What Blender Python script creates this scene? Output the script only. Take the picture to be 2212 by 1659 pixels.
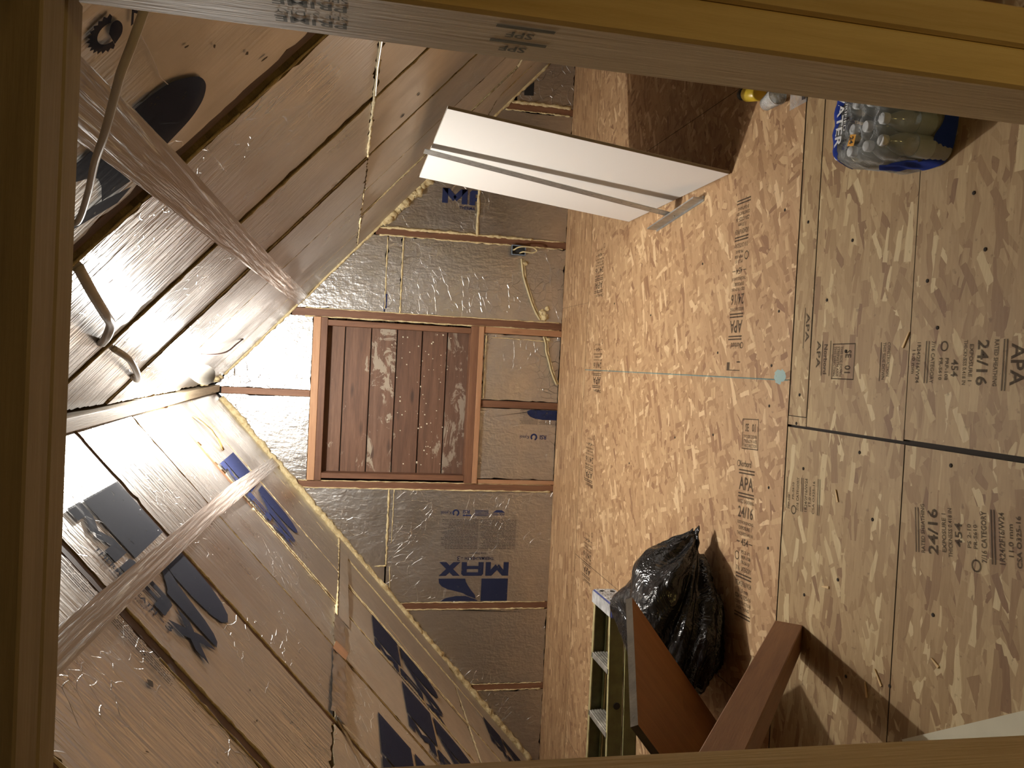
import bpy, bmesh, math, random
from mathutils import Vector, Matrix, noise

for o in list(bpy.data.objects):
    bpy.data.objects.remove(o, do_unlink=True)
SC = bpy.context.scene
COL = SC.collection

# ------------------------------------------------------------------ camera
# the phone was held sideways: the room's "up" is the picture's left
cam_d = bpy.data.cameras.new('camera')
cam = bpy.data.objects.new('camera', cam_d)
COL.objects.link(cam)
cam_d.sensor_fit = 'HORIZONTAL'
cam_d.sensor_width = 36.0
cam_d.lens = 1750.37 * 36.0 / 2212.0
cam_d.clip_start = 0.02
R_ = Vector((0.99845294, 0.03221819, 0.04531799))
D_ = Vector((0.05090812, -0.20189106, -0.97808403))
F_ = Vector((-0.0223628, 0.97887792, -0.20321889))
CAM = Vector((0, 0, 1.55))
cam.matrix_world = Matrix(((D_.x, R_.x, -F_.x, CAM.x), (D_.y, R_.y, -F_.y, CAM.y),
                           (D_.z, R_.z, -F_.z, CAM.z), (0, 0, 0, 1)))
SC.camera = cam

# ------------------------------------------------------------------ world, lights, exposure
w = bpy.data.worlds.new('world')
SC.world = w
w.use_nodes = True
w.node_tree.nodes['Background'].inputs[0].default_value = (0.02, 0.018, 0.014, 1)
w.node_tree.nodes['Background'].inputs[1].default_value = 0.3
SC.view_settings.view_transform = 'Standard'
SC.view_settings.look = 'None'
SC.view_settings.exposure = 0.0
SC.view_settings.gamma = 1.0
SC.view_settings.use_curve_mapping = False
cy = SC.cycles
cy.max_bounces, cy.diffuse_bounces, cy.glossy_bounces = 6, 4, 3
cy.transmission_bounces, cy.transparent_max_bounces = 2, 10
BULB = Vector((-0.110, 4.10, 2.238))
BULB_W = 190.0
BULB_T = 0.10            # share of the light the painted-grey envelope lets through
# dim warm lamp of the space behind the partition, where the photographer stands
ld = bpy.data.lights.new('hall_lamp_light', 'POINT')
ld.energy = 8.5
ld.color = (1.0, 0.72, 0.22)
ld.shadow_soft_size = 0.08
lo = bpy.data.objects.new('hall_lamp_light', ld)
lo.location = (0.75, -0.45, 0.35)
COL.objects.link(lo)

# ------------------------------------------------------------------ constants of the place
GY = 5.776
RX, RZ = -0.242, 2.425
TL, TR = 0.88, 0.91
AL, AR = math.atan(TL), math.atan(TR)
SLEN_L = RZ / math.sin(AL)
SLEN_R = RZ / math.sin(AR)
rnd = random.Random(11)

# ------------------------------------------------------------------ material helpers
class NT:
    def __init__(s, name):
        s.m = bpy.data.materials.new(name)
        s.m.use_nodes = True
        s.t = s.m.node_tree
        s.t.nodes.clear()
        s.out = s.t.nodes.new('ShaderNodeOutputMaterial')
    def n(s, kind, **kw):
        nd = s.t.nodes.new('ShaderNode' + kind)
        for k, v in kw.items():
            if k.startswith('i_'):
                key = k[2:]
                key = int(key) if key.isdigit() else key.replace('_', ' ')
                nd.inputs[key].default_value = v
            else:
                setattr(nd, k, v)
        return nd
    def l(s, a, b):
        s.t.links.new(a, b)
    def coord(s, kind='Object'):
        return s.n('TexCoord').outputs[kind]
    def mapping(s, vec, loc=(0, 0, 0), rot=(0, 0, 0), scale=(1, 1, 1)):
        mp = s.n('Mapping')
        if any(rot):
            mp.vector_type = 'TEXTURE'      # rotates before it stretches
            scale = tuple(1.0 / a for a in scale)
        mp.inputs['Location'].default_value = loc
        mp.inputs['Rotation'].default_value = rot
        mp.inputs['Scale'].default_value = scale
        s.l(vec, mp.inputs['Vector'])
        return mp.outputs[0]
    def noise(s, vec, scale=5, detail=4, rough=0.55, dist=0.0):
        nd = s.n('TexNoise')
        nd.inputs['Scale'].default_value = scale
        nd.inputs['Detail'].default_value = detail
        nd.inputs['Roughness'].default_value = rough
        nd.inputs['Distortion'].default_value = dist
        s.l(vec, nd.inputs['Vector'])
        return nd.outputs
    def ramp(s, fac, stops, interp='LINEAR'):
        r = s.n('ValToRGB')
        r.color_ramp.interpolation = interp
        e = r.color_ramp.elements
        while len(e) < len(stops):
            e.new(0.5)
        for el, (p, c) in zip(e, stops):
            el.position = p
            el.color = (c[0], c[1], c[2], 1) if len(c) == 3 else c
        s.l(fac, r.inputs[0])
        return r.outputs[0]
    def mix(s, fac, a, b, mode='MIX'):
        m = s.n('Mix', data_type='RGBA', blend_type=mode)
        for val, key in ((fac, 0), (a, 6), (b, 7)):
            if hasattr(val, 'is_linked') or hasattr(val, 'links'):
                s.l(val, m.inputs[key])
            elif key == 0:
                m.inputs[0].default_value = val
            else:
                m.inputs[key].default_value = (val[0], val[1], val[2], 1)
        return m.outputs[2]
    def math(s, op, a, b=None):
        m = s.n('Math', operation=op)
        for i, v in enumerate((a, b)):
            if v is None:
                continue
            if hasattr(v, 'links'):
                s.l(v, m.inputs[i])
            else:
                m.inputs[i].default_value = v
        return m.outputs[0]
    def bump(s, h, strength=0.3, dist=0.01, normal=None):
        b = s.n('Bump')
        b.inputs['Strength'].default_value = strength
        b.inputs['Distance'].default_value = dist
        s.l(h, b.inputs['Height'])
        if normal is not None:
            s.l(normal, b.inputs['Normal'])
        return b.outputs[0]
    def pbsdf(s, color, rough=0.6, metal=0.0, normal=None, **kw):
        p = s.n('BsdfPrincipled')
        for val, key in ((color, 'Base Color'), (rough, 'Roughness'), (metal, 'Metallic')):
            if hasattr(val, 'links'):
                s.l(val, p.inputs[key])
            elif key == 'Base Color':
                p.inputs[key].default_value = (val[0], val[1], val[2], 1)
            else:
                p.inputs[key].default_value = val
        for k, v in kw.items():
            p.inputs[k.replace('_', ' ')].default_value = v
        if normal is not None:
            s.l(normal, p.inputs['Normal'])
        s.l(p.outputs[0], s.out.inputs[0])
        return p

MATS = {}
def plain(name, color, rough=0.6, metal=0.0, bump=0.0, bscale=60, var=0.0, **kw):
    if name in MATS:
        return MATS[name]
    t = NT(name)
    nrm = None
    c = color
    if bump or var:
        v = t.coord()
        nz = t.noise(v, bscale, 4)
        if bump:
            nrm = t.bump(nz[0], bump, 0.004)
        if var:
            n2 = t.noise(v, bscale * 0.15, 3)
            c = t.ramp(n2[0], [(0.3, tuple(x * (1 - var) for x in color)), (0.7, tuple(min(1, x * (1 + var)) for x in color))])
    t.pbsdf(c, rough, metal, nrm, **kw)
    MATS[name] = t.m
    return t.m

def wood(name, base, dark, light, axis='x', scale=1.0, rough=0.6, knots=True, wear=None):
    """sawn lumber, grain along a local axis"""
    if name in MATS:
        return MATS[name]
    t = NT(name)
    v = t.coord()
    sc = {'x': (0.9, 14, 14), 'y': (14, 0.9, 14), 'z': (14, 14, 0.9)}[axis]
    oi = t.n('ObjectInfo').outputs['Random']
    off = t.n('VectorMath', operation='MULTIPLY_ADD')
    t.l(oi, off.inputs[0])
    off.inputs[1].default_value = (13.1, 7.7, 5.3)
    t.l(v, off.inputs[2])
    g = t.mapping(off.outputs[0], scale=tuple(a * scale for a in sc))
    n1 = t.noise(g, 2.2, 5, 0.6, 0.6)
    col = t.ramp(n1[0], [(0.25, dark), (0.5, base), (0.75, light)])
    fine = t.mapping(off.outputs[0], scale=tuple(a * scale * 5 for a in sc))
    n2 = t.noise(fine, 3.0, 3)
    col = t.mix(0.25, col, t.ramp(n2[0], [(0.3, dark), (0.7, light)]), 'MIX')
    if knots:
        kv = t.n('TexVoronoi', i_Scale=1.0)
        ks = {'x': (2.2, 9, 9), 'y': (9, 2.2, 9), 'z': (9, 9, 2.2)}[axis]
        t.l(t.mapping(off.outputs[0], scale=ks), kv.inputs['Vector'])
        kf = t.ramp(kv.outputs['Distance'], [(0.06, (1, 1, 1)), (0.16, (0, 0, 0))])
        col = t.mix(t.math('MULTIPLY', kf, 0.75), col, tuple(x * 0.45 for x in dark))
    if wear:
        n3 = t.noise(t.mapping(off.outputs[0], scale=tuple(max(a * 0.2, 1.6) for a in sc)), 2.6, 5, 0.75, 0.8)
        wf = t.ramp(n3[0], [(wear[1], (0, 0, 0)), (wear[1] + 0.04, (1, 1, 1))])
        col = t.mix(t.math('MULTIPLY', wf, 0.85), col, wear[0])
    # every piece of lumber has its own shade
    col = t.mix(1.0, col, t.ramp(oi, [(0.0, (0.74, 0.70, 0.68)), (1.0, (1.08, 1.08, 1.06))]), 'MULTIPLY')
    nrm = t.bump(n2[0], 0.25, 0.002)
    t.pbsdf(col, rough, 0.0, nrm)
    MATS[name] = t.m
    return t.m

def osb(name, axis_rot, tint=(1, 1, 1), aniso=1.0, size=1.0, spread=1.0, grain=0.5):
    """oriented strand board: several layers of long straight flakes, each with its own colour"""
    if name in MATS:
        return MATS[name]
    t = NT(name)
    v0 = t.coord()
    wob = t.noise(v0, 14, 2)
    vv = t.n('VectorMath', operation='MULTIPLY_ADD')
    t.l(wob[1], vv.inputs[0])
    vv.inputs[1].default_value = (0.010, 0.010, 0)
    t.l(v0, vv.inputs[2])
    v = vv.outputs[0]
    def T(c):
        return tuple(a * b for a, b in zip(c, tint))
    pal = [(0.0, T((0.28, 0.155, 0.085))), (0.08, T((0.36, 0.215, 0.115))), (0.30, T((0.43, 0.275, 0.150))),
           (0.52, T((0.50, 0.335, 0.190))), (0.72, T((0.455, 0.295, 0.165))), (0.90, T((0.56, 0.390, 0.225))), (0.985, T((0.70, 0.53, 0.33)))]
    col = None
    layers = [(0.0, 7.0, 30, 1.0), (0.55 * spread, 7, 30, 0.75), (-0.62 * spread, 7.5, 30, 0.65), (1.35 * spread, 9, 36, 0.42),
              (0.24 * spread, 6, 27, 0.60), (-0.27 * spread, 9, 44, 0.45), (0.95 * spread, 10, 40, 0.35), (-0.1 * spread, 5.5, 30, 0.28)]
    for i, (rot, sx, sy, keep) in enumerate(layers):
        vo = t.n('TexVoronoi', voronoi_dimensions='2D', feature='F1', distance='CHEBYCHEV')
        vo.inputs['Scale'].default_value = 1.0
        vo.inputs['Randomness'].default_value = 1.0
        t.l(t.mapping(v, loc=(i * 3.17, i * 1.73, 0), rot=(0, 0, axis_rot + rot), scale=(sx / size, sy * aniso / size, 1)), vo.inputs['Vector'])
        sep = t.n('SeparateColor')
        t.l(vo.outputs['Color'], sep.inputs[0])
        c = t.ramp(sep.outputs[0], pal)
        if col is None:
            col = c
        else:
            near = t.math('LESS_THAN', vo.outputs['Distance'], 0.44)
            f = t.math('MULTIPLY', t.math('LESS_THAN', sep.outputs[1], keep), near)
            col = t.mix(f, col, c)
    gr = t.noise(t.mapping(v, rot=(0, 0, axis_rot), scale=(10, 80, 1)), 1.5, 3)
    col = t.mix(grain, col, t.ramp(gr[0], [(0.25, (0.62, 0.56, 0.50)), (0.75, (1.0, 1.0, 1.0))]), 'MULTIPLY')
    sp = t.noise(v0, 38, 3, 0.6)
    col = t.mix(t.math('MULTIPLY', t.ramp(sp[0], [(0.64, (0, 0, 0)), (0.74, (1, 1, 1))]), 0.7), col, T((0.19, 0.105, 0.06)))
    nrm = t.bump(gr[0], 0.25, 0.001)
    t.pbsdf(col, 0.62, 0.0, nrm, Specular_IOR_Level=0.3)
    MATS[name] = t.m
    return t.m

def foil(name, rough=0.36, tint=(0.80, 0.735, 0.67), wr=0.5, axis='x', fine=0.25, crease=0.5):
    """aluminium facer of insulation boards: wrinkled along one axis"""
    if name in MATS:
        return MATS[name]
    t = NT(name)
    v = t.coord()
    oi = t.n('ObjectInfo').outputs['Random']
    off = t.n('VectorMath', operation='MULTIPLY_ADD')
    t.l(oi, off.inputs[0])
    off.inputs[1].default_value = (9.1, 5.7, 3.3)
    t.l(v, off.inputs[2])
    v = off.outputs[0]
    sc = (4.5, 50, 50) if axis == 'x' else (32, 32, 10)
    n1 = t.noise(t.mapping(v, rot=(0, 0, 0.06), scale=sc), 1.0, 3, 0.55, 0.7)
    n2 = t.noise(v, 30, 2, 0.6)
    n3 = t.noise(v, 1.6, 2, 0.6)
    cv = t.n('TexVoronoi', feature='DISTANCE_TO_EDGE')
    cw = t.n('VectorMath', operation='MULTIPLY_ADD')
    t.l(n3[1], cw.inputs[0]); cw.inputs[1].default_value = (0.6, 0.6, 0.6); t.l(v, cw.inputs[2])
    t.l(t.mapping(cw.outputs[0], scale=(2.3, 3.4, 3.4)), cv.inputs['Vector'])
    cr = t.ramp(cv.outputs['Distance'], [(0.0, (1, 1, 1)), (0.02, (0, 0, 0))])
    crm = t.math('MULTIPLY', cr, t.ramp(n3[0], [(0.50, (0, 0, 0)), (0.62, (1, 1, 1))]))
    wmask = t.ramp(n3[0], [(0.35, (0.4, 0.4, 0.4)), (0.65, (1, 1, 1))])
    h = t.math('MULTIPLY', t.math('MULTIPLY', n1[0], wmask), wr)
    h = t.math('ADD', h, t.math('MULTIPLY', n2[0], fine * 0.25))
    h = t.math('ADD', h, t.math('MULTIPLY', crm, crease * 0.35))
    b3 = t.bump(h, 1.0, 0.012)
    dirt = t.noise(v, 3.1, 3, 0.65)
    colr = t.ramp(dirt[0], [(0.30, tuple(x * 0.82 for x in tint)), (0.62, tint)])
    rr = t.ramp(dirt[0], [(0.3, (rough + 0.16,) * 3), (0.65, (rough,) * 3)])
    t.pbsdf(colr, rr, 0.93, b3)
    MATS[name] = t.m
    return t.m

def clear(name, tint=(1, 1, 1), opac=0.12, rough=0.08, streak=None, base=(0.9, 0.9, 0.9)):
    """thin clear plastic film: mostly transparent, with gloss"""
    if name in MATS:
        return MATS[name]
    t = NT(name)
    tr = t.n('BsdfTransparent')
    tr.inputs[0].default_value = (tint[0], tint[1], tint[2], 1)
    v = t.coord()
    nz = t.noise(t.mapping(v, scale=streak or (30, 30, 30)), 1.0, 4, 0.6, 0.4)
    nrm = t.bump(nz[0], 0.35 if streak else 0.9, 0.012)
    p = t.n('BsdfPrincipled')
    p.inputs['Base Color'].default_value = (base[0], base[1], base[2], 1)
    p.inputs['Roughness'].default_value = rough
    p.inputs['Specular IOR Level'].default_value = 0.9
    t.l(nrm, p.inputs['Normal'])
    fr = t.n('Fresnel'); fr.inputs[0].default_value = 1.45
    t.l(nrm, fr.inputs['Normal'])
    mx = t.n('MixShader')
    f = t.math('ADD', t.math('MULTIPLY', fr.outputs[0], 0.8), opac)
    if streak:
        f = t.math('ADD', f, t.math('MULTIPLY', t.ramp(nz[0], [(0.60, (0, 0, 0)), (0.66, (1, 1, 1))]), 0.3))
        t.l(t.ramp(nz[0], [(0.60, base), (0.66, (0.9, 0.87, 0.83))]), p.inputs['Base Color'])
    t.l(f, mx.inputs[0]); t.l(tr.outputs[0], mx.inputs[1]); t.l(p.outputs[0], mx.inputs[2])
    t.l(mx.outputs[0], t.out.inputs[0])
    MATS[name] = t.m
    return t.m

def ink(name, color, cover=0.85, scale=40):
    """worn print: ink with pinholes"""
    if name in MATS:
        return MATS[name]
    t = NT(name)
    v = t.coord()
    nz = t.noise(v, scale, 3, 0.6)
    tr = t.n('BsdfTransparent')
    p = t.n('BsdfPrincipled')
    p.inputs['Base Color'].default_value = (*color, 1)
    p.inputs['Roughness'].default_value = 0.85
    p.inputs['Specular IOR Level'].default_value = 0.15
    f = t.ramp(nz[0], [(0.22, (0.3 * cover,) * 3), (0.34, (cover,) * 3)])
    mx = t.n('MixShader')
    t.l(f, mx.inputs[0]); t.l(tr.outputs[0], mx.inputs[1]); t.l(p.outputs[0], mx.inputs[2])
    t.l(mx.outputs[0], t.out.inputs[0])
    MATS[name] = t.m
    return t.m

def spray_foam():
    if 'foam' in MATS:
        return MATS['foam']
    t = NT('spray_foam')
    v = t.coord()
    n1 = t.noise(v, 45, 5, 0.65)
    c = t.ramp(n1[0], [(0.3, (0.50, 0.37, 0.17)), (0.6, (0.74, 0.62, 0.36))])
    t.pbsdf(c, 0.8, 0, t.bump(n1[0], 0.8, 0.01))
    MATS['foam'] = t.m
    return t.m

# ------------------------------------------------------------------ object helpers
def tag(o, label=None, cat=None, group=None, kind=None):
    if label: o['label'] = label
    if cat: o['category'] = cat
    if group: o['group'] = group
    if kind: o['kind'] = kind
    return o
def empty(name, loc=(0, 0, 0), rot=None, parent=None):
    o = bpy.data.objects.new(name, None)
    o.empty_display_size = 0.1
    COL.objects.link(o)
    o.location = loc
    if rot is not None:
        o.rotation_euler = rot
    if parent: o.parent = parent
    return o
def link(name, me, mats, parent=None):
    o = bpy.data.objects.new(name, me)
    COL.objects.link(o)
    if mats is not None and len(me.materials) == 0:
        for m in (mats if isinstance(mats, (list, tuple)) else [mats]):
            me.materials.append(m)
    if parent: o.parent = parent
    return o
def obj(name, bm, mats, parent=None, smooth=False, recalc=True):
    if recalc:
        bmesh.ops.recalc_face_normals(bm, faces=bm.faces)
    me = bpy.data.meshes.new(name)
    bm.to_mesh(me)
    bm.free()
    if smooth:
        for p in me.polygons: p.use_smooth = True
    return link(name, me, mats, parent)
def box(bm, x0, x1, y0, y1, z0, z1, M=None, bev=0.0, mi=0):
    c = [(x0, y0, z0), (x1, y0, z0), (x1, y1, z0), (x0, y1, z0), (x0, y0, z1), (x1, y0, z1), (x1, y1, z1), (x0, y1, z1)]
    vs = [bm.verts.new(M @ Vector(p) if M else p) for p in c]
    fs = []
    for f in ((0, 3, 2, 1), (4, 5, 6, 7), (0, 1, 5, 4), (1, 2, 6, 5), (2, 3, 7, 6), (3, 0, 4, 7)):
        fc = bm.faces.new([vs[i] for i in f]); fc.material_index = mi; fs.append(fc)
    if bev:
        es = set()
        for f in fs: es.update(f.edges)
        bmesh.ops.bevel(bm, geom=list(es), offset=bev, segments=1, profile=0.5, affect='EDGES')
def boxo(name, dims, mat, parent=None, M=None, bev=0.002):
    bm = bmesh.new()
    box(bm, *dims, M=M, bev=bev)
    return obj(name, bm, mat, parent)
def frame_from(p0, p1, side):
    """matrix: local x along p0->p1, local z near 'side'"""
    p0, p1 = Vector(p0), Vector(p1)
    x = (p1 - p0).normalized()
    z = (Vector(side) - x * Vector(side).dot(x)).normalized()
    y = z.cross(x)
    return Matrix(((x.x, y.x, z.x, p0.x), (x.y, y.y, z.y, p0.y), (x.z, y.z, z.z, p0.z), (0, 0, 0, 1)))
def tube(bm, pts, r, seg=8, lump=0.0, seed=0, cap=True, squash=1.0):
    pts = [Vector(p) for p in pts]
    rings = []
    up = None
    for i, p in enumerate(pts):
        t = (pts[min(i + 1, len(pts) - 1)] - pts[max(i - 1, 0)]).normalized()
        if up is None:
            up = t.orthogonal().normalized()
        else:
            up = (up - t * up.dot(t)).normalized()
        b = t.cross(up)
        ring = []
        rr = r[i] if isinstance(r, (list, tuple)) else r
        for k in range(seg):
            a = 2 * math.pi * k / seg
            k2 = rr
            if lump:
                q = p + (up * math.cos(a) + b * math.sin(a)) * rr
                k2 = rr * (1 + lump * (noise.noise(q * 28 + Vector((seed, 0, 0))) + 0.6 * noise.noise(q * 70 + Vector((0, seed, 0)))))
            ring.append(bm.verts.new(p + (up * math.cos(a) + b * math.sin(a) * squash) * k2))
        rings.append(ring)
    for i in range(len(rings) - 1):
        for k in range(seg):
            bm.faces.new((rings[i][k], rings[i][(k + 1) % seg], rings[i + 1][(k + 1) % seg], rings[i + 1][k]))
    if cap:
        bm.faces.new(rings[0][::-1]); bm.faces.new(rings[-1])
def smooth_path(pts, n=6):
    pts = [Vector(p) for p in pts]
    out = []
    for i in range(len(pts) - 1):
        p0 = pts[max(i - 1, 0)]; p1 = pts[i]; p2 = pts[i + 1]; p3 = pts[min(i + 2, len(pts) - 1)]
        for k in range(n):
            t = k / n
            out.append(0.5 * ((2 * p1) + (p2 - p0) * t + (2 * p0 - 5 * p1 + 4 * p2 - p3) * t * t + (3 * p1 - p0 - 3 * p2 + p3) * t ** 3))
    out.append(pts[-1])
    return out
def lathe(bm, prof, seg=16, M=None, mi=0):
    rings = []
    for (r, z) in prof:
        ring = []
        for k in range(seg):
            a = 2 * math.pi * k / seg
            p = Vector((r * math.cos(a), r * math.sin(a), z))
            ring.append(bm.verts.new(M @ p if M else p))
        rings.append(ring)
    for i in range(len(rings) - 1):
        for k in range(seg):
            f = bm.faces.new((rings[i][k], rings[i][(k + 1) % seg], rings[i + 1][(k + 1) % seg], rings[i + 1][k]))
            f.material_index = mi; f.smooth = True
    f = bm.faces.new(rings[0][::-1]); f.material_index = mi
    f = bm.faces.new(rings[-1]); f.material_index = mi
def clip(poly, a, b, c):
    """keep a*x+b*y<=c"""
    out = []
    n = len(poly)
    for i in range(n):
        p, q = poly[i], poly[(i + 1) % n]
        dp, dq = a * p[0] + b * p[1] - c, a * q[0] + b * q[1] - c
        if dp <= 0: out.append(p)
        if (dp < 0 < dq) or (dq < 0 < dp):
            t = dp / (dp - dq)
            out.append((p[0] + (q[0] - p[0]) * t, p[1] + (q[1] - p[1]) * t))
    return out
def jag(poly, amp, step=0.03, seed=0):
    r = random.Random(seed)
    cx = sum(p[0] for p in poly) / len(poly); cy = sum(p[1] for p in poly) / len(poly)
    out = []
    for i in range(len(poly)):
        p, q = Vector(poly[i]), Vector(poly[(i + 1) % len(poly)])
        d = q - p
        L = d.length
        if L < 1e-4: continue
        nrm = Vector((d.y, -d.x)) / L
        if nrm.dot(Vector((cx, cy)) - (p + q) / 2) < 0: nrm = -nrm
        k = max(1, int(L / step))
        out.append(tuple(p + nrm * amp * r.random() * 0.5))
        for j in range(1, k):
            a = r.random()
            a = a * a * amp
            if r.random() < 0.05: a += amp * 1.3
            out.append(tuple(p + d * ((j + r.uniform(-.3, .3)) / k) + nrm * a))
    return out
def plate(name, poly, n0, n1, mats, parent, frame=None, warp=0.0):
    """flat board: polygon in local (a,b), faces at c=n1 (front, slot 0), sides and back slot 1"""
    bm = bmesh.new()
    fr = frame or (lambda a, b, c: (a, b, c))
    f_ = [bm.verts.new(fr(p[0], p[1], n1)) for p in poly]
    b_ = [bm.verts.new(fr(p[0], p[1], n0)) for p in poly]
    f = bm.faces.new(f_); f.material_index = 0
    f = bm.faces.new(b_[::-1]); f.material_index = 1
    k = len(poly)
    for i in range(k):
        f = bm.faces.new((f_[i], b_[i], b_[(i + 1) % k], f_[(i + 1) % k])); f.material_index = 1
    bmesh.ops.triangulate(bm, faces=[f for f in bm.faces if len(f.verts) > 4], ngon_method='BEAUTY')
    return obj(name, bm, mats, parent)
def decal(bm, poly, fr, c, th=0.0006):
    """flat print as a very thin slab"""
    if len(poly) < 3: return
    f_ = [bm.verts.new(fr(p[0], p[1], c)) for p in poly]
    try:
        f = bm.faces.new(f_)
        bmesh.ops.triangulate(bm, faces=[f])
    except ValueError:
        pass
_tc = {}
def text_polys(s, bold=False):
    """triangles of a line of text in em units"""
    key = (s, bold)
    if key in _tc: return _tc[key]
    cu = bpy.data.curves.new('t', 'FONT')
    cu.body = s
    cu.size = 1.0
    cu.resolution_u = 2
    if bold: cu.offset = 0.02
    o = bpy.data.objects.new('t', cu)
    COL.objects.link(o)
    dg = bpy.context.evaluated_depsgraph_get()
    me = o.evaluated_get(dg).to_mesh()
    vs = [(v.co.x, v.co.y) for v in me.vertices]
    tris = [[vs[i] for i in p.vertices] for p in me.polygons]
    wd = max([v[0] for v in vs] + [0.01]); ht = max([v[1] for v in vs] + [0.01])
    o.evaluated_get(dg).to_mesh_clear()
    bpy.data.objects.remove(o, do_unlink=True)
    bpy.data.curves.remove(cu)
    _tc[key] = (tris, wd, ht)
    return _tc[key]
def put_text(bm, s, fr, x, y, h, c, width=None, bold=False, clipf=None):
    """text with cap height h, baseline origin (x,y) in the frame's (a,b)"""
    tris, wd, ht = text_polys(s, bold)
    k = h / ht
    kx = k if width is None else width / wd
    for t in tris:
        p = [(x + a * kx, y + b * k) for a, b in t]
        if clipf: p = clipf(p)
        if len(p) >= 3:
            vs = [bm.verts.new(fr(a, b, c)) for a, b in p]
            bm.faces.new(vs)

# ------------------------------------------------------------------ materials
M_OSB_FAR = osb('osb_far', 0.55, tint=(1.02, 0.98, 0.92), aniso=0.8, size=0.80, spread=1.35, grain=0.35)
M_OSB_NEAR = osb('osb_near', 0.02, tint=(0.90, 0.95, 0.88), aniso=0.95, size=1.05, spread=0.55, grain=0.45)
M_OSB_EDGE = osb('osb_strip', 0.02, tint=(1.02, 0.97, 0.90), aniso=1.2, size=1.1, spread=0.3, grain=0.6)
M_FOILX = foil('foil_slope', 0.27, tint=(0.66, 0.63, 0.60), wr=0.8, axis='x')
M_FOILM = foil('foil_slope_dull', 0.44, tint=(0.66, 0.605, 0.525), wr=0.20, axis='x', fine=0.15)
M_FOILG = foil('foil_gable', 0.28, tint=(0.66, 0.63, 0.60), wr=0.5, axis='z', fine=1.15, crease=0.7)
M_FOAM = spray_foam()
M_CORE = plain('foam_core', (0.34, 0.25, 0.13), 0.85, bump=0.6, bscale=150, var=0.25)
M_RAFTER = wood('rafter_wood', (0.12, 0.058, 0.028), (0.065, 0.03, 0.014), (0.19, 0.095, 0.05), 'x')
M_RIDGE = wood('ridge_wood', (0.42, 0.33, 0.22), (0.30, 0.22, 0.14), (0.55, 0.45, 0.32), 'y')
M_STUD = wood('stud_redwood', (0.20, 0.090, 0.045), (0.12, 0.048, 0.022), (0.28, 0.14, 0.072), 'z')
M_STUDH = wood('stud_redwood_flat', (0.20, 0.090, 0.045), (0.12, 0.048, 0.022), (0.28, 0.14, 0.072), 'x')
M_FIRV = wood('new_fir', (0.50, 0.27, 0.14), (0.40, 0.19, 0.09), (0.60, 0.36, 0.20), 'z')
M_FIRH = wood('new_fir_flat', (0.50, 0.27, 0.14), (0.40, 0.19, 0.09), (0.60, 0.36, 0.20), 'x')
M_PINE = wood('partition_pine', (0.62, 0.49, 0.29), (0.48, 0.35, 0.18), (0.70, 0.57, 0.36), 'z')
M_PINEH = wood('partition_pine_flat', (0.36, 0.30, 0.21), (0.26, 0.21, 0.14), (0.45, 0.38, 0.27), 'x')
M_PLANK = wood('old_siding', (0.165, 0.082, 0.046), (0.085, 0.04, 0.022), (0.24, 0.13, 0.078), 'x', wear=((0.42, 0.36, 0.27), 0.62))
M_PLANKW = wood('old_siding_worn', (0.16, 0.082, 0.048), (0.085, 0.042, 0.026), (0.24, 0.14, 0.09), 'x', wear=((0.40, 0.345, 0.265), 0.53))
M_POST = wood('post_wood', (0.25, 0.118, 0.050), (0.17, 0.072, 0.028), (0.33, 0.165, 0.075), 'x', knots=False)
M_BOARD = wood('board_wood', (0.30, 0.135, 0.045), (0.22, 0.09, 0.028), (0.36, 0.175, 0.065), 'x')
M_BOARDE = plain('board_edge', (0.10, 0.078, 0.052), 0.9, bump=0.8, bscale=70, var=0.3)
M_NAVY = ink('navy_print', (0.022, 0.026, 0.060), 0.96, 30)
M_BLUE = ink('blue_print', (0.026, 0.034, 0.095), 0.96, 30)
M_FINE = ink('fine_print', (0.06, 0.05, 0.06), 0.75, 200)
M_STAMP = ink('stamp_ink', (0.055, 0.045, 0.038), 0.62, 90)
M_WHITE = plain('drywall_paper', (0.80, 0.775, 0.74), 0.75, bump=0.05, bscale=300)
M_DWEDGE = plain('drywall_edge', (0.40, 0.35, 0.27), 0.9, bump=0.5, bscale=120)
M_ALU = plain('aluminium', (0.50, 0.50, 0.48), 0.48, 1.0, bump=0.1, bscale=200, var=0.15)
M_BLACK = plain('black_void', (0.015, 0.013, 0.012), 0.9)
M_DARKWOOD = plain('dark_gap', (0.03, 0.02, 0.012), 0.9)
M_CABLE = plain('cable_jacket', (0.60, 0.50, 0.28), 0.5, var=0.1)
M_CABLEW = plain('cable_pale', (0.55, 0.50, 0.43), 0.45, var=0.15)
M_TAPE = clear('clear_tape', (0.95, 0.91, 0.88), 0.40, 0.22, streak=(75, 2.2, 75), base=(0.46, 0.385, 0.335))
M_FOILTAPE = foil('foil_tape', 0.30, tint=(0.55, 0.50, 0.46), wr=0.9, axis='x', fine=0.8, crease=1.0)

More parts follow.
